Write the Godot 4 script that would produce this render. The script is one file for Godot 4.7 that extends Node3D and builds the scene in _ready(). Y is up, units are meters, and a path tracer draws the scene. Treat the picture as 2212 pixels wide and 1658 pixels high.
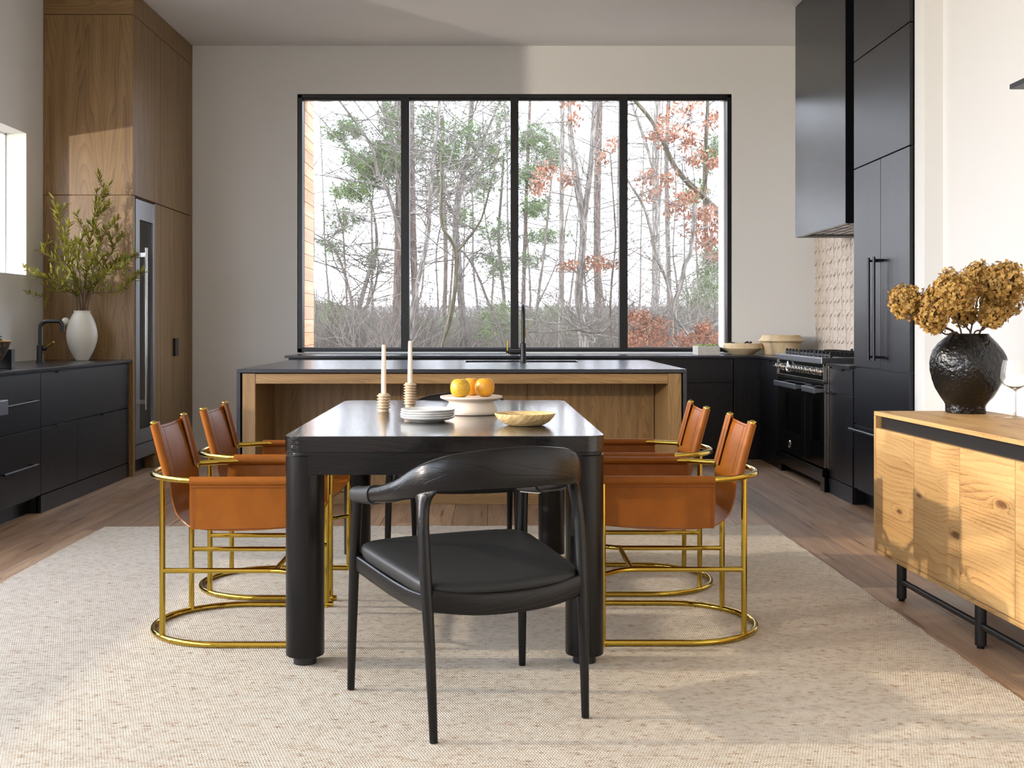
extends Node3D

# The kitchen and dining room, in metres: x to the right, y up, the camera at z = 0 looking towards -z.
const FOCAL := 2470.0      # focal length in pixels of a 2212 x 1658 frame
const EYE := 1.15          # height of the lens
const FLOOR_W := 0.206     # width of a floor plank
const RUG := 0.012         # thickness of the rug
const WALL_L := -3.42      # inner face of the left wall
const WALL_R := 2.95       # inner face of the kitchen's right wall
const WALL_S := 2.43       # inner face of the dining side's right wall
const BACK := 10.4         # distance of the back wall
const CEIL := 3.69
const COUNTER := 0.89
const LAMP_ENERGY := 46.0

var M := {}                # materials by name
var T := {}                # textures by name
var taken := {}            # how often a top-level name was used
var rng := RandomNumberGenerator.new()


# ---------------------------------------------------------------- mesh building
class Shape:
	var v := PackedVector3Array()
	var n := PackedVector3Array()
	var uv := PackedVector2Array()
	var t := PackedInt32Array()
	var grain := 1             # axis the grain of wood runs along, for box-projected UVs
	var shift := Vector2.ZERO
	var own_uv := false

	func vert(p: Vector3, nn := Vector3.ZERO, u := Vector2.ZERO) -> int:
		v.append(p)
		n.append(nn)
		uv.append(u)
		return v.size() - 1

	func tri(a: int, b: int, c: int) -> void:
		t.append(a)
		t.append(b)
		t.append(c)

	func quad(a: int, b: int, c: int, d: int) -> void:
		tri(a, b, c)
		tri(a, c, d)

	# a box with chamfered edges; c its middle, s its size
	func box(c: Vector3, s: Vector3, b := 0.002, turn := Basis.IDENTITY) -> Shape:
		var h := s * 0.5
		b = minf(b, minf(h.x, minf(h.y, h.z)) * 0.95)
		var id := {}
		for sx in [-1, 1]:
			for sy in [-1, 1]:
				for sz in [-1, 1]:
					var sg := [sx, sy, sz]
					for ax in 3:
						var p := Vector3.ZERO
						for k in 3:
							p[k] = sg[k] * (h[k] - (0.0 if k == ax else b))
						var nn := Vector3.ZERO
						nn[ax] = sg[ax]
						id[[sx, sy, sz, ax]] = vert(c + turn * p, turn * nn)
		for ax in 3:
			var a1 := (ax + 1) % 3
			var a2 := (ax + 2) % 3
			for sg in [-1, 1]:
				var q := []
				for e in [[-1, -1], [1, -1], [1, 1], [-1, 1]]:
					var k := [0, 0, 0, ax]
					k[ax] = sg
					k[a1] = e[0]
					k[a2] = e[1]
					q.append(id[k])
				if sg > 0:
					quad(q[0], q[1], q[2], q[3])
				else:
					quad(q[3], q[2], q[1], q[0])
		if b <= 0.0:
			return self
		for ax in 3:           # edges along axis ax, between the faces across a1 and a2
			var a1 := (ax + 1) % 3
			var a2 := (ax + 2) % 3
			for s1 in [-1, 1]:
				for s2 in [-1, 1]:
					var lo := [0, 0, 0, a1]
					lo[a1] = s1
					lo[a2] = s2
					lo[ax] = -1
					var hi := lo.duplicate()
					hi[ax] = 1
					var lo2 := lo.duplicate()
					lo2[3] = a2
					var hi2 := hi.duplicate()
					hi2[3] = a2
					if s1 * s2 > 0:
						quad(id[lo], id[lo2], id[hi2], id[hi])
					else:
						quad(id[hi], id[hi2], id[lo2], id[lo])
		for sx in [-1, 1]:
			for sy in [-1, 1]:
				for sz in [-1, 1]:
					var a: int = id[[sx, sy, sz, 0]]
					var bb: int = id[[sx, sy, sz, 1]]
					var cc: int = id[[sx, sy, sz, 2]]
					if sx * sy * sz > 0:
						tri(a, bb, cc)
					else:
						tri(a, cc, bb)
		return self

	# a box from one corner to the other
	func block(a: Vector3, b: Vector3, bevel := 0.002) -> Shape:
		return box((a + b) * 0.5, (b - a).abs(), bevel)

	# a round bar along a path; radii one for all or one per point
	func tube(p: PackedVector3Array, r: PackedFloat32Array, sides := 10, loop := false, caps := true, flat := Vector2.ONE) -> Shape:
		var m := p.size()
		var tan := []
		for i in m:
			var a := p[(i - 1 + m) % m] if loop or i > 0 else p[i]
			var b := p[(i + 1) % m] if loop or i < m - 1 else p[i]
			tan.append((b - a).normalized())
		var up := Vector3.UP if absf(tan[0].y) < 0.9 else Vector3.RIGHT
		var side: Vector3 = tan[0].cross(up).normalized()
		var rows := []
		var along := 0.0
		var count := m + 1 if loop else m
		for j in count:
			var i := j % m
			if j > 0:
				along += p[i].distance_to(p[(j - 1) % m])
				side = (side - tan[i] * side.dot(tan[i])).normalized()
			var other: Vector3 = side.cross(tan[i])
			var rad := r[mini(i, r.size() - 1)]
			var row := v.size()
			rows.append(row)
			for k in sides + 1:
				var w := TAU * k / sides
				var d := side * cos(w) * flat.x + other * sin(w) * flat.y
				var nn := (side * cos(w) / flat.x + other * sin(w) / flat.y).normalized()
				vert(p[i] + d * rad, nn, Vector2(w * rad, along))
		for j in count - 1:
			for k in sides:
				quad(rows[j] + k, rows[j + 1] + k, rows[j + 1] + k + 1, rows[j] + k + 1)
		if caps and not loop:
			for e in [0, m - 1]:
				var nn: Vector3 = -tan[0] if e == 0 else tan[m - 1]
				var mid := vert(p[e], nn)
				var first := v.size()
				for k in sides:
					vert(v[rows[e] + k], nn, uv[rows[e] + k])
				for k in sides:
					if e == 0:
						tri(mid, first + k, first + (k + 1) % sides)
					else:
						tri(mid, first + (k + 1) % sides, first + k)
		own_uv = true
		return self

	func rod(a: Vector3, b: Vector3, r: float, sides := 12, r2 := -1.0) -> Shape:
		return tube(PackedVector3Array([a, b]), PackedFloat32Array([r, r if r2 < 0.0 else r2]), sides)

	# turned on a lathe about the y axis through c; profile of (radius, height), upwards on the outside; a point given twice is a crease
	func lathe(c: Vector3, pr: PackedVector2Array, seg := 32, lump: FastNoiseLite = null, lump_by := 0.0, sq := Vector2.ONE) -> Shape:
		var rows := []
		var m := pr.size()
		var along := 0.0
		for i in m:
			var a := pr[maxi(i - 1, 0)]
			var b := pr[mini(i + 1, m - 1)]
			if i > 0 and pr[i].is_equal_approx(pr[i - 1]):
				a = pr[i]
			elif i < m - 1 and pr[i].is_equal_approx(pr[i + 1]):
				b = pr[i]
			if i > 0:
				along += pr[i].distance_to(pr[i - 1])
			var d := (b - a).normalized()
			rows.append(v.size())
			for k in seg + 1:
				var w := TAU * k / seg
				var r := pr[i].x
				var p := Vector3(cos(w) * r * sq.x, pr[i].y, sin(w) * r * sq.y)
				if lump:
					p += Vector3(cos(w), 0.0, sin(w)) * lump.get_noise_3dv(p * 100.0) * lump_by * minf(r * 20.0, 1.0)
				var nn := Vector3.ZERO if lump else Vector3(cos(w) * d.y, -d.x, sin(w) * d.y).normalized()
				vert(c + p, nn, Vector2(w * maxf(r, 0.02), along))
		for i in m - 1:
			if pr[i].is_equal_approx(pr[i + 1]):
				continue
			for k in seg:
				quad(rows[i] + k, rows[i + 1] + k, rows[i + 1] + k + 1, rows[i] + k + 1)
		if lump:               # one normal on both sides of the seam
			settle()
			for i in m:
				var s := (n[rows[i]] + n[rows[i] + seg]).normalized()
				n[rows[i]] = s
				n[rows[i] + seg] = s
		own_uv = true
		return self

	# a prism: an outline in the plane of ax_u and ax_v, from 0 to depth along ax_u x ax_v, with its rim chamfered by b
	func prism(o: Vector3, ax_u: Vector3, ax_v: Vector3, outline: PackedVector2Array, depth: float, b := 0.0, smooth := false) -> Shape:
		var w := ax_u.cross(ax_v).normalized()
		var poly := outline.duplicate()
		var twice := 0.0
		for i in poly.size():
			twice += poly[i].cross(poly[(i + 1) % poly.size()])
		if twice < 0.0:
			poly.reverse()
		var m := poly.size()
		var inner := poly
		if b > 0.0:
			inner = PackedVector2Array()
			for i in m:
				var d1 := (poly[i] - poly[(i - 1 + m) % m]).normalized()
				var d2 := (poly[(i + 1) % m] - poly[i]).normalized()
				var n1 := Vector2(-d1.y, d1.x)
				var n2 := Vector2(-d2.y, d2.x)
				var mid := (n1 + n2).normalized()
				inner.append(poly[i] + mid * b / maxf(mid.dot(n1), 0.3))
		var ids := Geometry2D.triangulate_polygon(inner)
		for top in [false, true]:
			var z := depth if top else 0.0
			var first := v.size()
			for q in inner:
				vert(o + ax_u * q.x + ax_v * q.y + w * z, w if top else -w)
			for i in range(0, ids.size(), 3):
				var p := [ids[i], ids[i + 1], ids[i + 2]]
				var area := (inner[p[1]] - inner[p[0]]).cross(inner[p[2]] - inner[p[0]])
				if (area > 0) == top:
					tri(first + p[0], first + p[1], first + p[2])
				else:
					tri(first + p[0], first + p[2], first + p[1])
		var levels := [[0.0, inner], [b, poly], [depth - b, poly], [depth, inner]] if b > 0.0 else [[0.0, poly], [depth, poly]]
		var side_n := []
		for i in m:
			var d := (poly[(i + 1) % m] - poly[i]).normalized()
			side_n.append(Vector3(ax_u * d.y - ax_v * d.x))
		for i in m:
			var j := (i + 1) % m
			var na: Vector3 = side_n[i]
			var nb: Vector3 = side_n[i]
			if smooth:
				na = (side_n[i] + side_n[(i - 1 + m) % m]).normalized() if side_n[i].dot(side_n[(i - 1 + m) % m]) > 0.6 else side_n[i]
				nb = (side_n[i] + side_n[j]).normalized() if side_n[i].dot(side_n[j]) > 0.6 else side_n[i]
			var last := []
			for e in levels.size():
				var q: PackedVector2Array = levels[e][1]
				var ends := [na, nb]
				if b > 0.0 and e == 0:
					ends = [-w, -w]
				elif b > 0.0 and e == levels.size() - 1:
					ends = [w, w]
				var row := [vert(o + ax_u * q[i].x + ax_v * q[i].y + w * levels[e][0], ends[0]), vert(o + ax_u * q[j].x + ax_v * q[j].y + w * levels[e][0], ends[1])]
				if e > 0:
					quad(last[0], last[1], row[1], row[0])
				last = row
		return self

	# a sheet with thickness from a grid of middle points, rows of equal length
	func sheet(rows: Array, th: float) -> Shape:
		var nr := rows.size()
		var nc: int = rows[0].size()
		var nor := []
		for i in nr:
			for j in nc:
				var du: Vector3 = rows[mini(i + 1, nr - 1)][j] - rows[maxi(i - 1, 0)][j]
				var dv: Vector3 = rows[i][mini(j + 1, nc - 1)] - rows[i][maxi(j - 1, 0)]
				nor.append(du.cross(dv).normalized())
		var first := v.size()
		for s in [1.0, -1.0]:
			var au := 0.0
			for i in nr:
				var av := 0.0
				if i > 0:
					au += rows[i][0].distance_to(rows[i - 1][0])
				for j in nc:
					if j > 0:
						av += rows[i][j].distance_to(rows[i][j - 1])
					vert(rows[i][j] + nor[i * nc + j] * th * 0.5 * s, nor[i * nc + j] * s, Vector2(av, au))
		var back := first + nr * nc
		for i in nr - 1:
			for j in nc - 1:
				var a := i * nc + j
				quad(first + a, first + a + nc, first + a + nc + 1, first + a + 1)
				quad(back + a, back + a + 1, back + a + nc + 1, back + a + nc)
		var rim := []
		for j in nc:
			rim.append(j)
		for i in range(1, nr):
			rim.append(i * nc + nc - 1)
		for j in range(nc - 2, -1, -1):
			rim.append((nr - 1) * nc + j)
		for i in range(nr - 2, 0, -1):
			rim.append(i * nc)
		for k in rim.size():
			var a: int = rim[k]
			var b: int = rim[(k + 1) % rim.size()]
			var e := v[first + b] - v[first + a]
			var nn: Vector3 = nor[a].cross(e).normalized()
			var q := [vert(v[first + a], nn, uv[first + a]), vert(v[first + b], nn, uv[first + b]), vert(v[back + b], nn, uv[back + b]), vert(v[back + a], nn, uv[back + a])]
			quad(q[0], q[1], q[2], q[3])
		own_uv = true
		return self

	func ball(c: Vector3, r: Vector3, seg := 16, rings := 10) -> Shape:
		var pr := PackedVector2Array()
		for i in rings + 1:
			var w := PI * i / rings
			pr.append(Vector2(sin(w), -cos(w)))
		var first := v.size()
		lathe(Vector3.ZERO, pr, seg)
		for i in range(first, v.size()):
			n[i] = (n[i] / r).normalized()
			v[i] = c + v[i] * r
		return self

	# moves what was added after `first`
	func move(first: int, x: Transform3D) -> Shape:
		for i in range(first, v.size()):
			v[i] = x * v[i]
			n[i] = (x.basis * n[i]).normalized()
		return self

	func add(o: Shape, x: Transform3D) -> Shape:
		var first := v.size()
		v.append_array(o.v)
		n.append_array(o.n)
		uv.append_array(o.uv)
		for k in o.t:
			t.append(first + k)
		own_uv = own_uv or o.own_uv
		return move(first, x)

	func settle() -> void:
		var sum := PackedVector3Array()
		sum.resize(v.size())
		for i in range(0, t.size(), 3):
			var w := (v[t[i + 1]] - v[t[i]]).cross(v[t[i + 2]] - v[t[i]])
			for k in 3:
				sum[t[i + k]] += w
		for i in v.size():
			if n[i] == Vector3.ZERO:
				n[i] = sum[i].normalized() if sum[i].length_squared() > 0.0 else Vector3.UP

	func mesh() -> ArrayMesh:
		settle()
		if not own_uv:
			for i in v.size():
				var a := n[i].abs()
				var ax := 0 if a.x >= a.y and a.x >= a.z else (1 if a.y >= a.z else 2)
				var p := v[i]
				var q := Vector2.ZERO
				if ax == grain:
					q = Vector2(p[(ax + 2) % 3], p[(ax + 1) % 3])
				else:
					q = Vector2(p[3 - ax - grain], p[grain])
				uv[i] = q + shift
		else:
			for i in v.size():
				uv[i] += shift
		var turned := PackedInt32Array()
		turned.resize(t.size())
		for i in range(0, t.size(), 3):
			turned[i] = t[i]
			turned[i + 1] = t[i + 2]
			turned[i + 2] = t[i + 1]
		var arr := []
		arr.resize(Mesh.ARRAY_MAX)
		arr[Mesh.ARRAY_VERTEX] = v
		arr[Mesh.ARRAY_NORMAL] = n
		arr[Mesh.ARRAY_TEX_UV] = uv
		arr[Mesh.ARRAY_INDEX] = turned
		var m := ArrayMesh.new()
		m.add_surface_from_arrays(Mesh.PRIMITIVE_TRIANGLES, arr)
		return m


func shape(grain := 1, shift := Vector2.ZERO) -> Shape:
	var s := Shape.new()
	s.grain = grain
	s.shift = shift
	return s


func some_shift() -> Vector2:
	return Vector2(rng.randf() * 3.0, rng.randf() * 3.0)


func fl(x: float) -> PackedFloat32Array:
	return PackedFloat32Array([x])


# a smooth curve through points (Catmull-Rom)
func curve(p: Array, per := 8) -> PackedVector3Array:
	var out := PackedVector3Array()
	for i in p.size() - 1:
		var a: Vector3 = p[maxi(i - 1, 0)]
		var b: Vector3 = p[i]
		var c: Vector3 = p[i + 1]
		var d: Vector3 = p[mini(i + 2, p.size() - 1)]
		for k in per:
			out.append(b.cubic_interpolate(c, a, d, float(k) / per))
	out.append(p[p.size() - 1])
	return out


# a polyline with its corners rounded by r
func rounded(p: Array, r: float, per := 6) -> PackedVector3Array:
	var out := PackedVector3Array([p[0]])
	for i in range(1, p.size() - 1):
		var a: Vector3 = (p[i - 1] - p[i])
		var b: Vector3 = (p[i + 1] - p[i])
		var q := minf(r, minf(a.length(), b.length()) * 0.49)
		var s: Vector3 = p[i] + a.normalized() * q
		var e: Vector3 = p[i] + b.normalized() * q
		for k in per + 1:
			var w := float(k) / per
			out.append(s.lerp(p[i], w).lerp(Vector3(p[i]).lerp(e, w), w))
	out.append(p[p.size() - 1])
	return out


func round_rect(w: float, h: float, r: float, per := 6) -> PackedVector2Array:
	var out := PackedVector2Array()
	for c in [[1, 1, 0.0], [-1, 1, 0.5], [-1, -1, 1.0], [1, -1, 1.5]]:
		for k in per + 1:
			var a: float = PI * c[2] + PI * 0.5 * k / per
			out.append(Vector2(c[0] * (w * 0.5 - r) + cos(a) * r, c[1] * (h * 0.5 - r) + sin(a) * r))
	return out


func pv2(a: Array) -> PackedVector2Array:
	var out := PackedVector2Array()
	for i in range(0, a.size(), 2):
		out.append(Vector2(a[i], a[i + 1]))
	return out


# ---------------------------------------------------------------- scene tree
func numbered(called: String) -> String:
	var k: int = taken.get(called, 0)
	taken[called] = k + 1
	return called if k == 0 else "%s_%03d" % [called, k]


func tag(o: Node3D, label: String, category := "", group := "") -> Node3D:
	o.set_meta("label", label)
	if category:
		o.set_meta("category", category)
	if group:
		o.set_meta("group", group)
	return o


func thing(called: String, label: String, category: String, where := Vector3.ZERO, turn := 0.0, group := "") -> Node3D:
	var o := Node3D.new()
	o.name = numbered(called)
	add_child(o)
	o.position = where
	o.rotation.y = turn
	tag(o, label, category, group)
	return o


func part(called: String, s: Shape, material: Material, under: Node3D) -> MeshInstance3D:
	return part_of(called, s.mesh(), material, under)


func part_of(called: String, m: Mesh, material: Material, under: Node3D) -> MeshInstance3D:
	var o := MeshInstance3D.new()
	o.name = called
	o.mesh = m
	o.material_override = material
	under.add_child(o, true)
	return o


func solo(called: String, s: Shape, material: Material, label: String, category: String, where := Vector3.ZERO, turn := 0.0, group := "") -> MeshInstance3D:
	var o := MeshInstance3D.new()
	o.name = numbered(called)
	o.mesh = s.mesh()
	o.material_override = material
	add_child(o)
	o.position = where
	o.rotation.y = turn
	tag(o, label, category, group)
	return o


func struct(called: String, s: Shape, material: Material) -> MeshInstance3D:
	var o := MeshInstance3D.new()
	o.name = called
	o.mesh = s.mesh()
	o.material_override = material
	o.set_meta("kind", "structure")
	add_child(o)
	return o


func copy(o: Node3D, label: String, where: Vector3, turn := 0.0) -> Node3D:
	var c: Node3D = o.duplicate()
	c.name = numbered(String(o.name).get_slice("_0", 0))
	add_child(c)
	c.position = where
	c.rotation.y = turn
	c.set_meta("label", label)
	return c


func many(called: String, m: Mesh, material: Material, places: Array, under: Node3D, tints := PackedColorArray()) -> MultiMeshInstance3D:
	var mm := MultiMesh.new()
	mm.transform_format = MultiMesh.TRANSFORM_3D
	mm.use_colors = tints.size() > 0
	mm.mesh = m
	mm.instance_count = places.size()
	for i in places.size():
		mm.set_instance_transform(i, places[i])
		if tints.size() > 0:
			mm.set_instance_color(i, tints[i % tints.size()])
	var o := MultiMeshInstance3D.new()
	o.name = called
	o.multimesh = mm
	o.material_override = material
	o.set_meta("kind", "stuff")
	under.add_child(o, true)
	return o


# the point at a distance in front of the lens that a pixel of the photograph sees
func seen(px: float, py: float, far: float) -> Vector3:
	return Vector3((px - 1066.0) * far / FOCAL, EYE - (py - 702.0) * far / FOCAL, -far)


# ---------------------------------------------------------------- textures and materials
func noise(freq: float, octaves := 3, sd := 1) -> FastNoiseLite:
	var f := FastNoiseLite.new()
	f.noise_type = FastNoiseLite.TYPE_SIMPLEX_SMOOTH
	f.frequency = freq
	f.fractal_octaves = octaves
	f.seed = sd
	return f


# seamless grey noise of w x h bytes, stretched sx and sy times
func grey(w: int, h: int, freq: float, octaves: int, sd: int, sx := 1, sy := 1) -> PackedByteArray:
	var im := noise(freq, octaves, sd).get_seamless_image(w / sx, h / sy)
	im.convert(Image.FORMAT_L8)
	if sx > 1 or sy > 1:
		im.resize(w, h, Image.INTERPOLATE_CUBIC)
	return im.get_data()


func picture(w: int, h: int, rgb: PackedByteArray) -> ImageTexture:
	return ImageTexture.create_from_image(Image.create_from_data(w, h, false, Image.FORMAT_RGB8, rgb))


func picture_grey(w: int, h: int, g: PackedByteArray) -> ImageTexture:
	return ImageTexture.create_from_image(Image.create_from_data(w, h, false, Image.FORMAT_L8, g))


# wood: the grain runs down the picture, in `leaves` book-matched leaves with cathedral arches; stops are [light, middle, dark] colours
func wood(w: int, h: int, leaves: int, rings: int, arch: float, stops: Array, sd: int, knots := [], line := 0.55, pores := 0.35, wig := 2.6, swirl := 3.2) -> Array:
	var warp := grey(w, h, 0.012, 2, sd, 2, 8)
	var broad := grey(w, h, 0.02, 2, sd + 1, 2, 16)
	var streak := grey(w, h, 0.16, 2, sd + 2, 1, 32)
	var fine := grey(w, h, 0.45, 1, sd + 3, 1, 8)
	var rgb := PackedByteArray()
	rgb.resize(w * h * 3)
	var rel := PackedByteArray()
	rel.resize(w * h)
	var c0: Color = stops[0]
	var c1: Color = stops[1]
	var c2: Color = stops[2]
	for y in h:
		var fy := float(y) / h
		for x in w:
			var i := y * w + x
			var u := float(x) / w * leaves
			var lf := floorf(u)
			var fu := absf(u - lf - 0.5) * 2.0
			var t := arch * pow(fu, 1.5) + (fy if int(lf) % 2 == 0 else fy + 0.43) * rings + (warp[i] / 255.0 - 0.5) * wig
			var dark := 0.0
			for k in knots:
				var dx := absf(float(x) / w - k[0])
				dx = minf(dx, 1.0 - dx) / k[2]
				var dy := absf(fy - k[1])
				dy = minf(dy, 1.0 - dy) / (k[2] * k[3])
				var d2 := dx * dx + dy * dy
				if d2 < 12.0:
					t += swirl * exp(-d2 * 0.45)
					dark = maxf(dark, exp(-d2 * 2.2))
			var f := t - floorf(t)
			f = f * f * f * (1.0 - smoothstep(0.93, 1.0, f) * 0.8)
			var s := (streak[i] / 255.0 - 0.5) * pores + (fine[i] / 255.0 - 0.5) * pores * 0.8
			var k2 := clampf(0.32 + f * line + s + (broad[i] / 255.0 - 0.5) * 0.45 + dark * 0.9, 0.0, 1.0)
			var c := c0.lerp(c1, k2 * 2.0) if k2 < 0.5 else c1.lerp(c2, k2 * 2.0 - 1.0)
			rgb[i * 3] = c.r8
			rgb[i * 3 + 1] = c.g8
			rgb[i * 3 + 2] = c.b8
			rel[i] = int(clampf(210.0 - f * 150.0 + (fine[i] - 128) * 0.5, 0.0, 255.0))
	return [picture(w, h, rgb), picture_grey(w, h, rel)]


# undyed wool in rows: loops side by side along the picture's rows, flecked with tan and dark yarn
func woven(w: int, h: int, row: int) -> Array:
	var fleck := grey(w, h, 0.13, 3, 31, 8, 1)
	var fleck2 := grey(w, h, 0.06, 2, 32, 16, 1)
	var lumps := grey(w, h, 0.22, 2, 33)
	var patch := grey(w, h, 0.006, 2, 34)
	var rgb := PackedByteArray()
	rgb.resize(w * h * 3)
	var rel := PackedByteArray()
	rel.resize(w * h)
	var cream := Color(0.86, 0.835, 0.79)
	var tan := Color(0.70, 0.585, 0.47)
	var ink := Color(0.42, 0.385, 0.35)
	for y in h:
		var ry := y / row
		var inside := absf((y % row) + 0.5 - row * 0.5) / (row * 0.5)
		var hump := sqrt(maxf(0.0, 1.0 - inside * inside))
		var off := (ry * 7919) % w
		for x in w:
			var i := y * w + x
			var j := ry * row * w + (x + off) % w
			var loop := 0.5 + 0.5 * cos((x + (ry % 2) * 5 + lumps[i] * 0.03) * TAU / 11.3)
			var a := fleck[j] / 255.0 + (lumps[i] / 255.0 - 0.5) * 0.5
			var b := fleck2[(j + 40 * w) % (w * h)] / 255.0
			var c := cream.lerp(tan, smoothstep(0.66, 0.9, a) * 0.6 + smoothstep(0.6, 0.92, b) * 0.25)
			c = c.lerp(ink, smoothstep(0.84, 0.98, a) * 0.6)
			c = c * (0.90 + 0.13 * lumps[i] / 255.0 + 0.05 * patch[i] / 255.0)
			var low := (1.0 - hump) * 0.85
			c = c.lerp(tan * 0.82, clampf(low * smoothstep(0.35, 0.75, a) * 0.9, 0.0, 1.0))  # hollows between the rows painted darker, shade put into the colour
			rgb[i * 3] = c.r8
			rgb[i * 3 + 1] = c.g8
			rgb[i * 3 + 2] = c.b8
			rel[i] = int(clampf((hump * (0.62 + 0.38 * loop) * 0.8 + lumps[i] / 255.0 * 0.3) * 235.0, 0.0, 255.0))
	return [picture(w, h, rgb), picture_grey(w, h, rel)]


# speckles of one colour on another, with hard edges
func speckled(w: int, h: int, freq: float, ground: Color, spot: Color, above: float, sd: int) -> ImageTexture:
	var g := grey(w, h, freq, 2, sd)
	var g2 := grey(w, h, 0.03, 3, sd + 9)
	var rgb := PackedByteArray()
	rgb.resize(w * h * 3)
	for i in w * h:
		var c := ground.lerp(spot, smoothstep(above, above + 0.06, g[i] / 255.0)) * (0.92 + 0.16 * g2[i] / 255.0)
		rgb[i * 3] = c.r8
		rgb[i * 3 + 1] = c.g8
		rgb[i * 3 + 2] = c.b8
	return picture(w, h, rgb)


func mottled(w: int, h: int, freq: float, octaves: int, a: Color, b: Color, sd: int, sx := 1, sy := 1) -> ImageTexture:
	var g := grey(w, h, freq, octaves, sd, sx, sy)
	var rgb := PackedByteArray()
	rgb.resize(w * h * 3)
	for i in w * h:
		var c := a.lerp(b, smoothstep(0.2, 0.8, g[i] / 255.0))
		rgb[i * 3] = c.r8
		rgb[i * 3 + 1] = c.g8
		rgb[i * 3 + 2] = c.b8
	return picture(w, h, rgb)


func mat(called: String, c: Color, rough: float, metal := 0.0) -> StandardMaterial3D:
	var m := StandardMaterial3D.new()
	m.resource_name = called
	m.albedo_color = c
	m.roughness = rough
	m.metallic = metal
	M[called] = m
	return m


func textured(called: String, c: Color, rough: float, tex: Texture2D, scale: Vector2, relief: Texture2D = null, depth := 0.0) -> StandardMaterial3D:
	var m := mat(called, c, rough)
	m.albedo_texture = tex
	m.uv1_scale = Vector3(scale.x, scale.y, 1.0)
	if relief:
		bumpy(m, relief, depth)
	return m


func bumpy(m: StandardMaterial3D, relief: Texture2D, depth: float) -> StandardMaterial3D:
	m.heightmap_enabled = true
	m.heightmap_texture = relief
	m.heightmap_scale = depth
	return m


func around(m: StandardMaterial3D, scale: float) -> StandardMaterial3D:
	m.uv1_triplanar = true
	m.uv1_scale = Vector3.ONE * scale
	return m


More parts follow.
